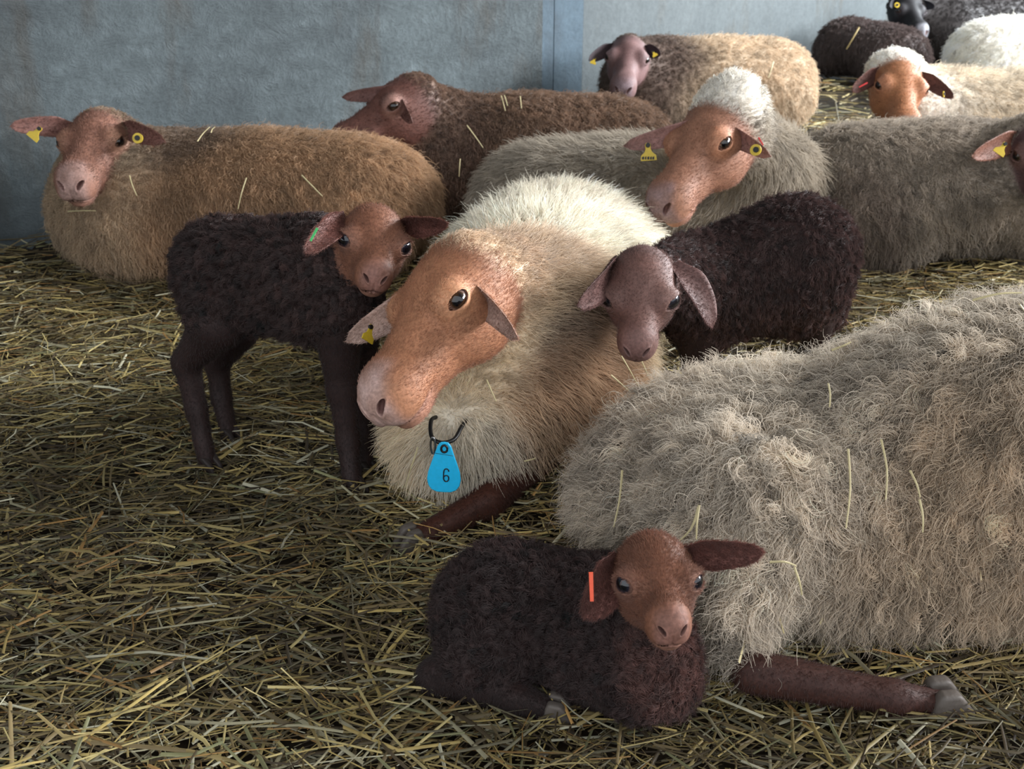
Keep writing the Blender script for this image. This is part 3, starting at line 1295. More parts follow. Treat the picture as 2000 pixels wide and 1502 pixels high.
# --- B: brown ewe behind A
hB = Head(at(744, 192, 3.02), cv(-.75, -.6, .25), cv(-.5, .7, .5), 1.0)
S, P, R = lying(0.03, 3.18, 186, .92, .43, .365)
wool = S + neck(hB, P(0, .30, .66), .115, .064, .08)
eB = animal('ewe', 'dark brown ewe with head turned aside, lying between the tan ewe and the wall', 'sheep',
            wool, [], hB,
            [ear(hB, 1, (806, 240), 2.88, (-.6, -.2, .6), .05, .1, .5), ear(hB, -1, (668, 190), 3.05, (0, -.2, 1), .045, .1)],
            pal(face=(104, 66, 56), dark=(64, 42, 40), light=(150, 112, 100), nose=(120, 90, 88), ear_in=(110, 78, 72), ear_out=(92, 62, 52), cheek=.8),
            wool_color((112, 82, 58), [(P(0, .38, .6), (.3, .28, .4), (98, 70, 52), .8)], .3),
            dict(box=bbox(P(0, 0, 0), hB.w((0, .27, 0)), hB.w((0, -.1, .1)), pad=.09, P=P), n=30000, len=.030, lift=.4, down=.7,
                 back=back_of(R, .5), clump=.6, lock=.018, curl=.004, rad=.0008, lockvar=.16), (0.03, 3.16, 0),
            facecfg=dict(n=3000, len=.008, rad=.0006))

# --- C: ewe with the blue number tag
hC = Head(at(818, 580, 1.50), cv(-.40, -.77, .5), cv(-.64, .53, .55), 1.0)
S, P, R = lying(0.06, 2.05, -100, .90, .48, .345)
wool = S + neck(hC, P(.0, .30, .68), .115, .064, .07) + [(f_ell(P(0, .42, .46), (.13, .13, .13)), .08), (f_ell(at(900, 850, 1.60), (.105, .09, .095)), .08)]
kneeC, footC = gp(955, 978, .045), gp(808, 1058, .012)
legC = leg([P(-.25, .36, .25), kneeC, footC], [.04, .025, .018])
eC = animal('ewe', 'cream ewe with orange-brown face wearing a blue number tag at its throat', 'sheep',
            wool, legC, hC,
            [ear(hC, 1, (1012, 662), 1.385, (-.75, -.35, .55), .056, -.2, .45, (.060, -.030, -.030)), ear(hC, -1, (676, 668), 1.56, (.25, -.1, 1), .056, .15)],
            pal(nosey=.045, face=(158, 104, 70), dark=(104, 68, 52), light=(188, 132, 92), nose=(176, 146, 138), ear_in=(168, 140, 128), ear_out=(146, 104, 80), leg=(64, 34, 24)),
            wool_color((214, 190, 150), [(at(1105, 635, 1.75), (.09, .40, .10), (104, 76, 56), .9), (at(1120, 790, 1.60), (.15, .2, .12), (172, 130, 86), .8), (at(900, 900, 1.5), (.10, .14, .10), (196, 184, 164), .8),
                                         (P(0, .3, .95), (.26, .18, .14), (150, 114, 80), .7), (hC.w((0, -.06, -.06)), (.14, .14, .14), (164, 124, 86), .7),
                                         (P(.1, -.25, 1.0), (.5, .5, .25), (228, 218, 196), .8)], .22),
            dict(box=bbox(P(0, 0, 0), hC.w((0, .27, 0)), hC.w((0, -.1, .1)), kneeC, footC, pad=.09, P=P), n=75000, len=.050, lift=.42, down=.75,
                 back=back_of(R, .6), clump=.5, lock=.020, curl=.0025, freq=5, rad=.0005, lockvar=.12, stray=.08), (0.03, 2.03, 0), levels=4,
            facecfg=dict(n=22000, len=.006, rad=.00026))
hoof(eC, footC + np.array([0, 0, -.004]), footC - kneeC, s=.9)

# --- D: big grey-brown ewe in front, head out of view
S, P, R = lying(0.575, 1.415, 2, 1.02, .47, .415, .038)


def ED(c, r, k):
    return (f_ell(P(*c), np.array([r[0] * .47, r[1] * 1.02, r[2] * .415]) - .038, R), k)


S = [ED((0, .16, .46), (.50, .34, .52), .02), ED((0, -.12, .34), (.47, .30, .39), .08), ED((0, -.33, .26), (.42, .17, .27), .08), ED((0, .36, .5), (.42, .2, .5), .08),
     ED((.32, -.22, .30), (.24, .20, .32), .05), ED((-.3, -.22, .30), (.22, .20, .32), .05), ED((.36, .14, .20), (.24, .42, .25), .08)]
hockD, fetD, toeD = gp(1470, 1312, .05), gp(1745, 1362, .032), gp(1835, 1372, .018)
S = S + [(f_rc(P(.30, -.28, .42), hockD + np.array([-.02, .03, .03]), .09, .018), .06)]
legD = leg([hockD, fetD, toeD], [.027, .020, .016], .012)
hD, nD, earD = away_head(P, R, 1.08, .66)
S = S + nD
eD = animal('ewe', 'large grey-brown shaggy ewe lying behind the curled-up lamb, rump towards it', 'sheep',
            S, legD, hD, earD, pal(leg=(60, 36, 30)),
            wool_color((186, 170, 148), [(P(.5, .15, .5), (.4, .22, .22), (180, 150, 112), .7)], .3, 7),
            dict(box=bbox(P(0, 0, 0), hockD, toeD, hD.w((0, .27, 0)), hD.w((0, -.1, .1)), pad=.09, P=P), n=110000, len=.052, lift=.36, down=1.0, lockrand=.65,
                 back=back_of(R, .12), clump=.95, lock=.0150, curl=.0055, freq=10, rad=.00045, lockvar=.28, hairvar=.16, pts=8, stray=.1, bias=.0), (0.555, 1.415, 0),
            facecfg=dict(n=7000, len=.008, rad=.0003))
hoof(eD, toeD + np.array([0, 0, -.012]), toeD - fetD, s=1.15)

# --- E: ewe with white topknot
hE = Head(at(1354, 266, 2.42), cv(-.50, -.76, .41), cv(-.5, .55, .62), 1.07)
S, P, R = lying(0.31, 2.72, 2, .84, .44, .345)
wool = S + neck(hE, P(-.05, .40, .62), .12, .068, .08) + [(f_ell(hE.w((-.01, -.055, -.055)), (.075, .07, .085)), .05)]
eE = animal('ewe', 'ewe with woolly white crown and yellow flag tag hanging below one ear', 'sheep',
            wool, [], hE,
            [ear(hE, 1, (1506, 306), 2.33, (-.6, -.45, .65), .054, -.1, .45, (.060, -.026, -.030)), ear(hE, -1, (1218, 286), 2.50, (.15, -.3, 1), .055, .15)],
            pal(nosey=.03, face=(146, 100, 76), dark=(86, 60, 58), light=(180, 122, 88), nose=(140, 118, 122), ear_in=(140, 104, 98), ear_out=(160, 130, 116)),
            wool_color((156, 142, 122), [(hE.w((0, -.12, 0)), (.13, .13, .13), (224, 216, 202), .9),
                                         (hE.w((.10, -.06, -.12)), (.10, .10, .12), (206, 176, 130), .8), (hE.w((-.03, -.10, .06)), (.035, .035, .035), (196, 130, 140), .8)], .25),
            dict(box=bbox(P(0, 0, 0), hE.w((0, .27, 0)), hE.w((0, -.15, .12)), pad=.09, P=P), n=36000, len=.042, lift=.42, down=.75,
                 back=back_of(R, .7), clump=.5, lock=.020, curl=.002, freq=5, rad=.0007, lockvar=.14), (0.31, 2.70, 0),
            facecfg=dict(n=6000, len=.007, rad=.00045))

# --- I: far ewe with brown neck and cream body
hI = Head(at(1226, 104, 4.05), cv(-.15, -.75, .64), cv(0, .64, .75), 1.0)
S, P, R = lying(0.76, 4.36, 197, .86, .43, .365)
wool = S + neck(hI, P(0, .36, .6), .11, .062, .07)
eI = animal('ewe', 'cream ewe with dark brown head and neck lying beside the blue post', 'sheep',
            wool, [], hI,
            [ear(hI, 1, (1150, 118), 4.05, (.1, -.2, 1), .05, -.15), ear(hI, -1, (1290, 108), 4.05, (-.3, -.3, 1), .05, -.15)],
            pal(face=(112, 82, 80), dark=(72, 52, 54), light=(130, 104, 104), nose=(130, 112, 118), ear_in=(60, 48, 52), ear_out=(80, 62, 62), cheek=.6),
            wool_color((186, 160, 126), [(P(0, .45, .5), (.36, .34, .4), (98, 76, 64), .95), (hI.w((0, -.05, -.1)), (.16, .16, .2), (96, 76, 64), .9)], .2),
            dict(box=bbox(P(0, 0, 0), hI.w((0, .27, 0)), hI.w((0, -.1, .1)), pad=.09, P=P), n=14000, len=.030, lift=.42, down=.7,
                 back=back_of(R, .5), clump=.5, lock=.022, curl=.003, rad=.0011), (0.74, 4.34, 0))

# --- J: orange-faced ewe on the right
hJ = Head(at(1766, 160, 3.40), cv(-.10, -.80, .58), cv(.05, .58, .80), 1.02)
S, P, R = lying(1.64, 3.66, 190, .95, .46, .355)
wool = S + neck(hJ, P(0, .36, .62), .115, .066, .07) + [(f_ell(hJ.w((0, -.045, -.065)), (.08, .055, .06)), .05)]
eJ = animal('ewe', 'white-topped ewe with bright orange-brown face and dark ears, red mark on one ear', 'sheep',
            wool, [], hJ,
            [ear(hJ, 1, (1664, 178), 3.40, (.1, -.4, 1), .055, -.1), ear(hJ, -1, (1862, 192), 3.36, (.1, -.3, 1), .05, -.1)],
            pal(face=(168, 110, 70), dark=(104, 62, 50), light=(180, 120, 86), nose=(150, 120, 110), ear_in=(92, 62, 56), ear_out=(150, 100, 76), cheek=.9),
            wool_color((198, 180, 152), [(P(-.3, .5, .5), (.25, .2, .3), (214, 207, 194), .9),
                                         (hJ.w((0, -.08, 0)), (.12, .12, .1), (222, 214, 202), .9)], .22),
            dict(box=bbox(P(0, 0, 0), hJ.w((0, .27, 0)), hJ.w((0, -.1, .1)), pad=.09, P=P), n=20000, len=.036, lift=.42, down=.7,
                 back=back_of(R, .5), clump=.55, lock=.022, curl=.003, rad=.0009), (1.62, 3.66, 0),
            facecfg=dict(n=2500, len=.007, rad=.0006))

# --- K: long grey ewe, head at the edge of the view
hK = Head(at(2050, 290, 2.62), cv(-.10, -.74, .6), cv(-.1, .6, .74), 1.0)
S, P, R = lying(1.13, 2.82, -3, .92, .46, .365)
wool = S + neck(hK, P(-.05, .36, .66), .115, .066, .08)
eK = animal('ewe', 'grey woolly ewe seen from the flank, its dark ear holding a yellow tag', 'sheep',
            wool, [], hK,
            [ear(hK, 1, (1898, 306), 2.58, (.1, -.35, 1), .062, .1), ear(hK, -1, (2180, 306), 2.62, (-.1, -.3, 1), .055, .1)],
            pal(face=(86, 62, 62), dark=(58, 42, 44), light=(120, 90, 84), nose=(120, 100, 100), ear_in=(112, 74, 60), ear_out=(176, 134, 116)),
            wool_color((144, 129, 111), [(P(.5, -.42, .5), (.25, .12, .35), (104, 84, 70), .6)], .28, 8),
            dict(box=bbox(P(0, 0, 0), hK.w((0, .27, 0)), hK.w((0, -.1, .1)), pad=.09, P=P), n=36000, len=.036, lift=.36, down=.6,
                 back=back_of(R, -.3), clump=.65, lock=.017, curl=.004, freq=9, rad=.0007, lockvar=.18), (1.13, 2.80, 0),
            facecfg=dict(n=2500, len=.007, rad=.0005))

# --- L, M, N: the far animals
S, P, R = lying(1.70, 5.50, 125, .56, .42, .285)
eL = animal('ewe', 'dark brown sheep curled on the straw with its back turned, against the pale wall', 'sheep', S, [], None, [], PAL_EWE,
       wool_color((80, 64, 60), [], .25),
       dict(box=bbox(P(0, 0, 0), pad=.08, P=P), n=7000, len=.025, lift=.4, down=.8, back=back_of(R, .4), clump=.5, lock=.025, curl=.003, rad=.0014),
       (1.70, 5.50, 0), h=.022)
S, P, R = lying(2.40, 5.08, -6, 1.0, .48, .36)
hM, nM, earM = away_head(P, R, 1.0, .62)
animal('ewe', 'plump white sheep lying with only its woolly back showing behind the orange-faced ewe', 'sheep', S + nM, [], hM, earM, PAL_EWE,
       wool_color((232, 226, 212), [], .12),
       dict(box=bbox(P(0, 0, 0), hM.w((0, .27, 0)), hM.w((0, -.1, .1)), pad=.08, P=P), n=10000, len=.035, lift=.4, down=.7, back=back_of(R, .4), clump=.6, lock=.03, curl=.004, rad=.0014),
       (2.40, 5.08, 0), h=.022, levels=2)
hN = Head(at(1782, 14, 5.72), cv(.10, -.75, .62), cv(.1, .62, .75), 1.0)
S, P, R = lying(2.40, 5.98, 205, .80, .42, .36)
eN = animal('ewe', 'blackish sheep lying in the shade behind the curled dark brown one, yellow ear tag', 'sheep', S + neck(hN, P(0, .36, .6), .115, .075, .07), [], hN,
       [ear(hN, 1, (1738, 12), 5.72, (.1, -.3, 1), .05), ear(hN, -1, (1826, 14), 5.72, (-.1, -.3, 1), .05)],
       pal(face=(24, 22, 26), dark=(18, 16, 20), light=(60, 56, 60), nose=(140, 140, 148), lip=(120, 120, 126), ear_in=(36, 34, 40), ear_out=(36, 34, 40)),
       wool_color((52, 46, 46), [], .2),
       dict(box=bbox(P(0, 0, 0), hN.w((0, .27, 0)), hN.w((0, -.1, .1)), pad=.08, P=P), n=6000, len=.025, lift=.4, down=.8, back=back_of(R, .4),
            clump=.5, lock=.025, curl=.003, rad=.0014), (2.40, 5.98, 0), h=.02, levels=1)
S, P, R = lying(3.05, 6.45, 15, .9, .44, .40)
hO, nO, earO = away_head(P, R, 1.0, .62)
animal('ewe', 'brownish-grey sheep farthest off, resting behind the plump white sheep', 'sheep', S + nO, [], hO, earO, PAL_EWE,
       wool_color((96, 84, 80), [], .2),
       dict(box=bbox(P(0, 0, 0), hO.w((0, .27, 0)), hO.w((0, -.1, .1)), pad=.08, P=P), n=5000, len=.03, lift=.4, down=.8, back=back_of(R, .4), clump=.5, lock=.03, curl=.004, rad=.0016),
       (3.05, 6.55, 0), h=.022, levels=2)

LAMB_WOOL = (62, 42, 40)


def cap(p1, r1, p2, r2, k, sub=.010):
    """capsule between two (u, v, Y) picture points, radii in pixels"""
    a, b = at(*p1), at(*p2)
    return (f_rc(a, b, pxr(a, r1) - sub, pxr(b, r2) - sub), k)


# --- G: lamb standing nose to nose with the tagged ewe
hG = Head(at(736, 452, 1.62), cv(.12, -.62, .78), cv(.22, .7, .6), .70, True)
wool = [cap((432, 512, 1.74), 94, (600, 530, 1.69), 106, .02), cap((445, 560, 1.73), 92, (420, 620, 1.68), 66, .06),
        cap((610, 540, 1.69), 104, (660, 600, 1.65), 76, .05), cap((640, 520, 1.69), 84, (705, 520, 1.67), 62, .05),
        cap((670, 600, 1.67), 70, (690, 680, 1.68), 44, .05), cap((500, 560, 1.72), 76, (600, 580, 1.69), 80, .05),
        cap((352, 500, 1.80), 16, (346, 560, 1.80), 12, .02)]
gh1, gh2, gf1, gf2 = gp(404, 897, .018), gp(446, 842, .018), gp(688, 940, .018), gp(712, 905, .018)
skin = leg([at(425, 635, 1.675), at(364, 706, 1.705), at(384, 800, 1.69), gh1], [.042, .0225, .0165, .0155]) + \
    leg([at(462, 640, 1.79), at(424, 705, 1.825), at(432, 775, 1.81), gh2], [.040, .0215, .0165, .015]) + \
    leg([at(662, 650, 1.635), at(668, 760, 1.63), at(680, 860, 1.62), gf1], [.038, .023, .018, .016]) + \
    leg([at(695, 650, 1.71), at(706, 750, 1.70), at(710, 840, 1.69), gf2], [.038, .023, .018, .016])
eG = animal('lamb', 'dark brown lamb standing on the straw, nose touching the face of the tagged ewe', 'lamb',
            wool, skin, hG,
            [ear(hG, 1, (597, 495), 1.54, (.3, .2, 1), .042, .2, .3, (.060, -.004, -.032)),
             ear(hG, -1, (874, 436), 1.60, (-.1, -.5, .8), .040, .1, .4, (.060, -.004, -.032))],
            PAL_LAMB, wool_color((62, 38, 33), [(at(620, 640, 1.62), (.12, .12, .12), (70, 44, 38), .5)], .22, 14),
            dict(box=bbox(at(330, 400, 1.8), at(330, 420, 1.66), gh1, gh2, gf1, gf2, hG.w((0, .24, 0)), hG.w((0, -.06, .06)), pad=.07), n=60000, len=.017, lift=.35, down=.7,
                 back=np.array([-.4, 0, 0]), clump=.9, lock=.012, curl=.0026, lockrand=.8, freq=7, rad=.0004, lockvar=.30, stray=.05, sag=.2), tuple((gh1 + gf1) / 2 * [1, 1, 0]), h=.010, levels=4,
            facecfg=dict(n=24000, len=.006, rad=.00026))
for c_ in (gh1, gh2, gf1, gf2):
    hoof(eG, c_ * [1, 1, 0] + np.array([.004, -.004, .004]), (.75, -.65, 0), s=.72)

# --- F: lamb standing behind the big ewe, head lowered
hF = Head(at(1250, 566, 1.60), cv(-.12, -.84, .52), cv(-.1, .52, .84), .76, True)
wool = [cap((1360, 560, 1.93), 100, (1545, 495, 1.97), 120, .02), cap((1350, 550, 1.90), 92, (1275, 545, 1.70), 66, .05),
        cap((1580, 490, 1.98), 92, (1590, 600, 1.98), 66, .05), cap((1380, 600, 1.92), 84, (1370, 650, 1.90), 60, .05), cap((1450, 560, 1.95), 96, (1550, 570, 1.96), 90, .05)]
fF = [np.array([.33, 1.86, .018]), np.array([.34, 1.97, .018]), np.array([.545, 1.94, .018]), np.array([.555, 2.04, .018])]
skin = []
for (u_, v_, Y_), ft in zip([(1362, 660, 1.885), (1380, 650, 1.97), (1590, 600, 1.94), (1600, 600, 2.03)], fF):
    kn = at(u_, v_, Y_)
    md = (kn + ft) / 2 + (np.array([.02, 0, 0]) if u_ > 1500 else 0)
    skin += leg([kn, md, ft], [.04, .020, .014])
eF = animal('lamb', 'dark brown lamb standing behind the large shaggy ewe with lowered head and drooping ears', 'lamb',
            wool, skin, hF,
            [ear(hF, 1, (1128, 596), 1.53, (.2, -.5, .8), .062, .2, .3, (.060, -.004, -.032)),
             ear(hF, -1, (1392, 640), 1.62, (.5, .2, .8), .056, .45, .3, (.060, -.004, -.032))],
            pal(face=(106, 74, 66), dark=(74, 52, 50), light=(116, 86, 78), rim=(56, 40, 40), nose=(116, 84, 78), lip=(120, 88, 80), nostril=(88, 62, 58),
                ear_in=(92, 66, 62), ear_out=(84, 58, 54), leg=(42, 28, 26), cheek=.5),
            wool_color((64, 40, 36), [(at(1440, 650, 1.9), (.25, .12, .08), (84, 52, 42), .6)], .2, 14),
            dict(box=bbox(at(1680, 372, 2.0), at(1250, 372, 2.0), fF[0], fF[3], hF.w((0, .24, 0)), hF.w((0, -.06, .06)), at(1560, 370, 1.97), pad=.08), n=50000, len=.017, lift=.35, down=1.0,
                 back=np.array([.3, 0, 0]), clump=.9, lock=.012, curl=.0024, lockrand=.7, freq=7, rad=.00045, lockvar=.30, stray=.05, sag=.2), tuple(sum(fF) / 4 * [1, 1, 0]), h=.011, levels=4,
            facecfg=dict(n=12000, len=.005, rad=.0003))
for c_ in fF:
    hoof(eF, c_ * [1, 1, 0] + np.array([-.004, 0, .004]), (-1, -.1, 0), s=.72)

# --- H: lamb curled up in front
hH = Head(at(1290, 1110, 0.985), cv(.08, -.44, .89), cv(0, .89, .44), .585, True)
wool = [cap((985, 1188, 1.19), 128, (1150, 1225, 1.15), 136, .02), cap((930, 1220, 1.15), 84, (905, 1290, 1.09), 52, .05),
        cap((990, 1180, 1.16), 118, (960, 1260, 1.10), 84, .05), cap((1180, 1230, 1.13), 128, (1262, 1290, 1.06), 104, .06),
        cap((1230, 1220, 1.09), 92, (1285, 1180, 1.045), 60, .05), cap((1160, 1300, 1.08), 74, (1220, 1352, 1.04), 44, .04),
        cap((1270, 1310, 1.05), 88, (1320, 1350, 1.05), 46, .04)]
hk, fe, to = gp(852, 1322, .030), gp(1010, 1362, .026), gp(1066, 1384, .014)
skin = leg([at(905, 1290, 1.10), hk, fe, to], [.034, .021, .017, .014]) + leg([at(1200, 1345, 1.05), gp(1120, 1330, .03), gp(1060, 1300, .03)], [.03, .022, .018])
eH = animal('lamb', 'dark brown lamb curled up before the shaggy ewe, orange strip in its ear', 'lamb',
            wool, skin, hH,
            [ear(hH, 1, (1142, 1206), .975, (.35, .1, .9), .052, .35, .35, (.060, -.002, -.040)),
             ear(hH, -1, (1490, 1078), 1.00, (.0, -.25, 1), .038, .1, .35, (.060, -.002, -.036))],
            PAL_LAMB, wool_color((60, 38, 35), [(at(1320, 1310, 1.0), (.07, .07, .09), (96, 56, 46), .8)], .22, 14),
            dict(box=bbox(at(830, 1250, 1.2), at(1400, 1390, 1.0), at(1000, 1050, 1.25), hk, to, hH.w((0, .24, 0)), hH.w((0, -.06, .06)), pad=.06), n=75000, len=.015, lift=.4, down=.5,
                 back=np.array([-.5, 0, 0]), clump=.9, lock=.011, curl=.0028, lockrand=.9, freq=8, rad=.00034, lockvar=.30, stray=.08, sag=.15), tuple(at(1110, 1300, 1.12) * [1, 1, 0]), h=.009, levels=4,
            facecfg=dict(n=36000, len=.0055, rad=.00022))
hoof(eH, to + np.array([.008, 0, -.010]), to - fe, s=.8)
hoof(eH, gp(1046, 1292, .022), (-1, -.25, -.2), (0, .3, 1), s=.7)


# ------------------------------------------------------------------ ear tags
ear_tag(eA, (72, 258), 2.572, 'flag', .8, -40)['label'] = 'yellow flag tag'
ear_tag(eA, (269, 270), 2.545, 'round', .95)['label'] = 'round yellow tag'
ear_tag(eC, (722, 648), 1.512, 'flag', .62, -22, yaw=55)['label'] = 'yellow tag seen on edge'
t_ = ear_tag(eE, (1266, 294), 2.445, 'flag', .92, 4)
t_['label'] = 'yellow flag tag with worn dark print'
for k_, (dx, w_) in enumerate([(-.012, .0045), (-.006, .003), (.000, .0045), (.006, .0035), (.0115, .004)]):
    extrude_outline('print_mark', [(-w_ / 2, -.0035), (w_ / 2, -.0035), (w_ / 2, .0035), (-w_ / 2, .002)],
                    at(1266, 294, 2.445) + C_R * dx * .95 + C_U * (-.0165) - C_V * .0016, C_R, C_U, .0008, M_BLACK, t_)
ear_tag(eE, (1476, 293), 2.315, 'round', .95, yaw=-30)['label'] = 'round yellow tag'
ear_tag(eE, (1486, 276), 2.325, 'strip', .5, 30, M_RED)['label'] = 'small red tag'
ear_tag(eI, (1160, 118), 4.02, 'flag', .55, -20)['label'] = 'pale yellow tag'
ear_tag(eI, (1277, 104), 4.02, 'flag', .5, 30)['label'] = 'pale yellow tag'
ear_tag(eJ, (1686, 166), 3.375, 'strip', .75, -62, M_RED)['label'] = 'small red tag'
ear_tag(eJ, (1843, 184), 3.345, 'round', .7, yaw=60)['label'] = 'thin yellow round tag'
ear_tag(eK, (1958, 288), 2.555, 'flag', .75, -35)['label'] = 'yellow tag'
ear_tag(eG, (613, 458), 1.538, 'strip', .55, -28, M_GREEN)['label'] = 'green strip tag'
ear_tag(eH, (1155, 1146), .965, 'strip', .78, 2, M_ORANGE)['label'] = 'orange strip tag'
ear_tag(eN, (1752, 10), 5.68, 'round', 1.0)['label'] = 'yellow tag'


# ------------------------------------------------------------------ hanging number tags
def tube(name, pts, r, mat, parent, closed=False, n=8):
    pts = np.array(pts, float)
    k = len(pts)
    V, Fc = [], []
    for i in range(k):
        a = pts[(i - 1) % k] if closed or i > 0 else pts[i]
        b = pts[(i + 1) % k] if closed or i < k - 1 else pts[i]
        d = unit(b - a)
        u = unit(np.cross(d, [.31, .2, .93]))
        w = np.cross(d, u)
        for j in range(n):
            t = 2 * pi * j / n
            V.append(pts[i] + r * (u * math.cos(t) + w * math.sin(t)))
    for i in range(k if closed else k - 1):
        for j in range(n):
            Fc.append([i * n + j, i * n + (j + 1) % n, ((i + 1) % k) * n + (j + 1) % n, ((i + 1) % k) * n + j])
    if not closed:
        Fc += [list(range(n))[::-1], list(range((k - 1) * n, k * n))]
    return mesh_obj(name, V, Fc, mat, parent)


def spline(pts, m=6, closed=False):
    pts = np.array(pts, float)
    k = len(pts)
    out = []
    for i in range(k if closed else k - 1):
        p0, p1, p2, p3 = [pts[(i + o) % k] if closed else pts[min(max(i + o, 0), k - 1)] for o in (-1, 0, 1, 2)]
        for j in range(m):
            t = j / m
            out.append(.5 * ((2 * p1) + (-p0 + p2) * t + (2 * p0 - 5 * p1 + 4 * p2 - p3) * t * t + (-p0 + 3 * p1 - 3 * p2 + p3) * t ** 3))
    if not closed:
        out.append(pts[-1])
    return out


def teardrop(w, h):
    """outline of the plate, hole side up"""
    pr = [(0, 0), (.24, -.01), (.40, -.08), (.54, -.22), (.76, -.42), (.94, -.60), (1.0, -.74), (.93, -.86), (.74, -.95), (.42, -.995), (0, -1.0)]
    R_ = [(x * w / 2, y * h) for x, y in pr]
    L_ = [(-x, y) for x, y in R_[1:-1]][::-1]
    return (R_ + L_)[::-1]


# ------------------------------------------------------------------ finding the coat under a picture point
from mathutils.bvhtree import BVHTree
_bvh = {}


def body_hit(root, u, v, lift):
    if root.name not in _bvh:
        b = [c for c in root.children if c.name.startswith('body')][0].data
        _bvh[root.name] = BVHTree.FromPolygons([tuple(x.co) for x in b.vertices], [tuple(p.vertices) for p in b.polygons])
    r = unit(ray(u, v))
    h = _bvh[root.name].ray_cast(Vector(CAMP), Vector(r))
    if h[0] is None:
        h = _bvh[root.name].find_nearest(Vector(at(u, v, root.location.y)))
    p = np.array(h[0])
    n_ = np.array(h[1])
    if np.dot(n_, r) > 0:
        n_ = -n_
    return p + n_ * lift


TY = float(min(body_hit(eC, 869, 850, .05)[1], body_hit(eC, 872, 890, .05)[1])) - .004
nt_ = empty('neck_tag', at(873, 905, TY))
tag(nt_, 'blue teardrop number tag hanging from black cord under the cream ewe', 'neck tag')
ax_t = unit(C_R + np.array([0, 0, -.06]))
ay_t = unit(np.array([0.03, .10, 1.0]))
top_t = at(868, 863, TY)
pl_ = extrude_outline('plate', teardrop(.050, .080), top_t, ax_t, ay_t, .004, M_BLUE, nt_)
bv_ = pl_.modifiers.new('bevel', 'BEVEL')
bv_.width = .0012
nrm_t = unit(np.cross(ax_t, ay_t))
if np.dot(nrm_t, C_V) > 0:
    nrm_t = -nrm_t


def on_plate(x, y, o=.0026):
    return top_t + ax_t * x + ay_t * y + nrm_t * o


seam = tube('seam_line', [on_plate(-.0135, -.0175), on_plate(.0135, -.0205)], .0003, M_BLACK, nt_)
hole = [on_plate(.0045 * math.cos(t), -.010 + .0055 * math.sin(t)) for t in np.linspace(0, 2 * pi, 17)[:-1]]
tube('eyelet', hole, .0017, M_BLACK, nt_, True)
six = [(.0040, -.0455), (.0030, -.0428), (.0005, -.0415), (-.0022, -.0428), (-.0034, -.0465), (-.0037, -.0530), (-.0034, -.0580), (-.0018, -.0610), (.0004, -.0617),
       (.0026, -.0608), (.0038, -.0580), (.0038, -.0553), (.0026, -.0528), (.0004, -.0520), (-.0018, -.0528), (-.0034, -.0550)]
tube('number_six', spline([on_plate(x + .003, y) for x, y in six], 4), .0009, M_BLACK, nt_)
loop = [body_hit(eC, *p_) for p_ in [(846, 800, -.02), (851, 822, .016), (860, 846, .040), (876, 856, .052), (893, 850, .042), (905, 832, .018), (914, 806, -.02)]]
loop += [at(935, 750, 1.62), at(950, 660, 1.72), at(900, 610, 1.78), at(845, 650, 1.72), at(836, 740, 1.62)]
tube('cord', spline(loop, 5, True), .0032, M_BLACK, nt_, True)
ring = [body_hit(eC, 869, 853, .055) + C_R * .0035 * math.cos(t) + np.array([0, 0, 1]) * (.014 * math.sin(t) - .008) for t in np.linspace(0, 2 * pi, 15)[:-1]]
tube('metal_ring', ring, .0016, M_METAL, nt_, True)

M_TEAL = plain('dark_teal_plastic', (40, 92, 110), .4, .4)
n2_ = empty('neck_tag', at(1203, 232, 4.0))
tag(n2_, 'dim teal number tag hanging from the throat of the ewe beside the blue post', 'neck tag')
extrude_outline('plate', teardrop(.034, .085), at(1204, 212, 4.0), C_R, unit(np.array([0, .1, 1])), .004, M_TEAL, n2_)
tube('cord', spline([at(1196, 185, 4.03), at(1199, 200, 4.0), at(1204, 208, 3.99), at(1212, 200, 4.0), at(1218, 182, 4.04), at(1215, 160, 4.15), at(1200, 160, 4.15)], 4, True), .003, M_BLACK, n2_, True)

# ------------------------------------------------------------------ straw caught in the fleeces
def straw_on(root, a, b, lift, label, rgb=(198, 184, 142), r=.0016, bend=.0):
    p, q = body_hit(root, *a, lift), body_hit(root, *b, lift)
    d = q - p
    side = unit(np.cross(d, C_V))
    mid = (p + q) / 2 + side * bend * np.linalg.norm(d) - C_V * .006
    pts = spline([p, mid, q], 4)
    V, Fc = [], []
    for i, c in enumerate(pts):
        t = i / (len(pts) - 1)
        w = r * (1 - .4 * t)
        for k in range(4):
            an = 2 * pi * k / 4
            V.append(c + side * w * math.cos(an) - C_V * w * .6 * math.sin(an))
    for i in range(len(pts) - 1):
        for k in range(4):
            Fc.append([i * 4 + k, i * 4 + (k + 1) % 4, (i + 1) * 4 + (k + 1) % 4, (i + 1) * 4 + k])
    Fc += [[3, 2, 1, 0], [len(V) - 4 + k for k in range(4)]]
    col = np.repeat(np.array(lin(*rgb))[None], len(V), 0)
    o = mesh_obj('straw_stalk', V, Fc, M_STRAW, None, False, col)
    return tag(o, label, 'straw', 'straw stalks caught in fleeces')


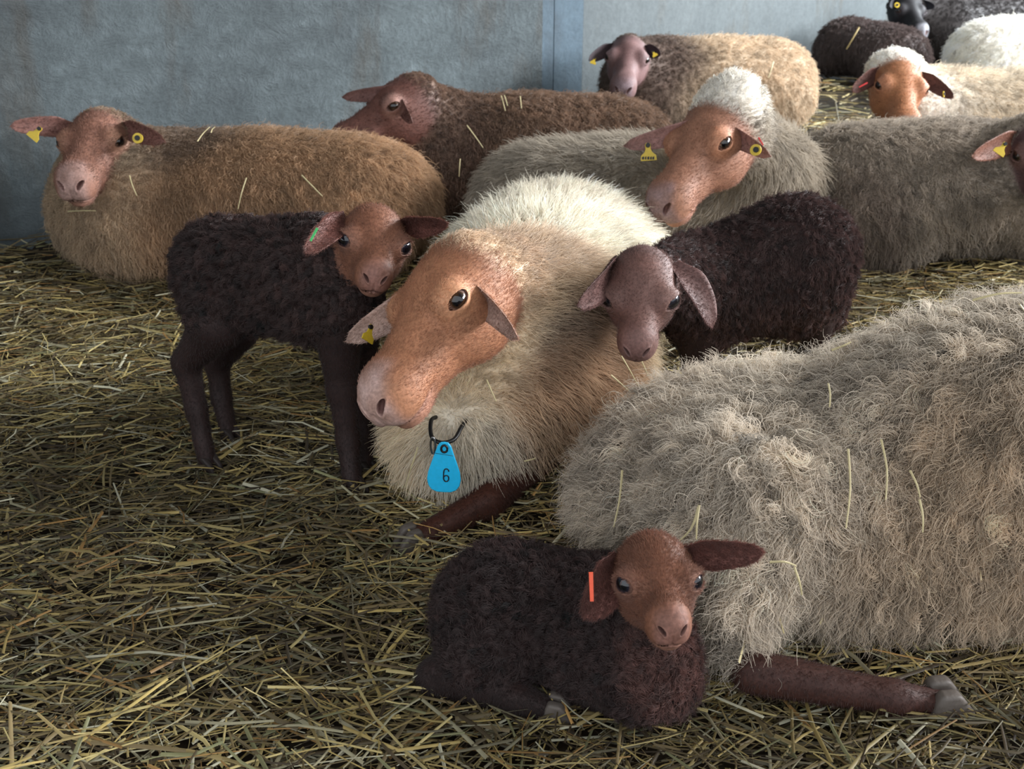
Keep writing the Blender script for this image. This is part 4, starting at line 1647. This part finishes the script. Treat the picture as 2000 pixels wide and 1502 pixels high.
lD = 'straw stalk caught in the wool of the large grey-brown shaggy ewe'
for a, b, bd in [((1249, 946), (1241, 1028), .02), ((1626, 790), (1622, 832), 0), ((1624, 918), (1619, 1028), .02), ((1757, 935), (1766, 985), 0), ((1764, 988), (1770, 1042), 0),
                 ((1388, 1000), (1356, 1062), .1), ((1390, 996), (1388, 1056), -.05), ((1596, 607), (1640, 611), 0), ((1478, 1096), (1516, 1096), .1), ((1512, 1098), (1514, 1138), 0),
                 ((1985, 645), (1998, 690), .05), ((1900, 590), (1996, 574), .05), ((1400, 1255), (1470, 1215), .03), ((1437, 1258), (1532, 1205), .05), ((1590, 1170), (1605, 1260), -.04),
                 ((1890, 1120), (1858, 1240), .02), ((1715, 880), (1700, 990), .03)]:
    lab = lD
    if 1230 < a[0] < 1260:
        lab = 'upright straw stalk in the shaggy ewe wool above the back of the curled lamb'
    elif a == (1596, 607):
        lab = 'short yellow straw piece lying across the spine of the shaggy ewe'
    elif a[0] in (1388, 1390):
        lab = 'straw stalk in the wool right behind the head of the curled lamb'
    elif a[0] in (1478, 1512):
        lab = 'kinked straw piece in the wool beside the outstretched ear of the curled lamb'
    elif a[0] in (1400, 1437):
        lab = 'slanting straw stalk on the thigh wool above the bare hind leg'
    straw_on(eD, a, b, .040, lab, bend=bd)
lA = 'straw stalk stuck to the tan ewe against the wall'
for a, b in [((591, 352), (633, 392)), ((486, 356), (470, 406)), ((262, 350), (276, 386)), ((150, 412), (172, 394)), ((392, 295), (415, 270)), ((418, 280), (425, 270))]:
    straw_on(eA, a, b, .028, lA, r=.0016)
lB = 'straw stalk stuck to the back of the dark brown ewe'
for a, b in [((980, 204), (988, 230)), ((986, 203), (992, 222)), ((1016, 205), (1018, 226)), ((910, 254), (944, 292)), ((898, 312), (895, 345))]:
    straw_on(eB, a, b, .026, lB, r=.0017)
lC = 'straw stalk caught in the side of the cream ewe wearing the blue tag'
for a, b in [((953, 745), (966, 784)), ((1168, 700), (1202, 752)), ((1196, 690), (1222, 738)), ((1150, 730), (1186, 760)), ((840, 862), (824, 920)), ((1003, 900), (1020, 868))]:
    straw_on(eC, a, b, .042, lC, r=.0012)
straw_on(eI, (1502, 128), (1493, 156), .03, 'straw stalk stuck to the cream flank of the ewe beside the blue post', r=.0025)
straw_on(eE, (1346, 404), (1349, 430), .012, 'straw stalk hanging at the chin of the white-crowned ewe', r=.0012)
straw_on(eL, (1680, 62), (1660, 96), .025, 'straw stalk lying on the curled dark brown sheep', (170, 150, 100), r=.004)

# ------------------------------------------------------------------ gate posts at the far end
gt = empty('gate', at(1965, 5, 7.6) * [1, 1, 0])
tag(gt, 'pale metal gate behind the farthest sheep', 'gate')
gy = 7.6
for u_ in (1946, 1990, 2040):
    x_ = at(u_, 5, gy)[0]
    mesh_obj('post', *box_vf(x_ - .02, x_ + .02, gy - .02, gy + .02, -.03, 1.15), M_WHITE, gt, False)
x0_, x1_ = at(1946, 5, gy)[0], at(2040, 5, gy)[0]
for z_ in (.62, .82, 1.0):
    mesh_obj('rail', *box_vf(x0_ - .02, x1_ + .02, gy - .012, gy + .012, z_, z_ + .03), M_WHITE, gt, False)
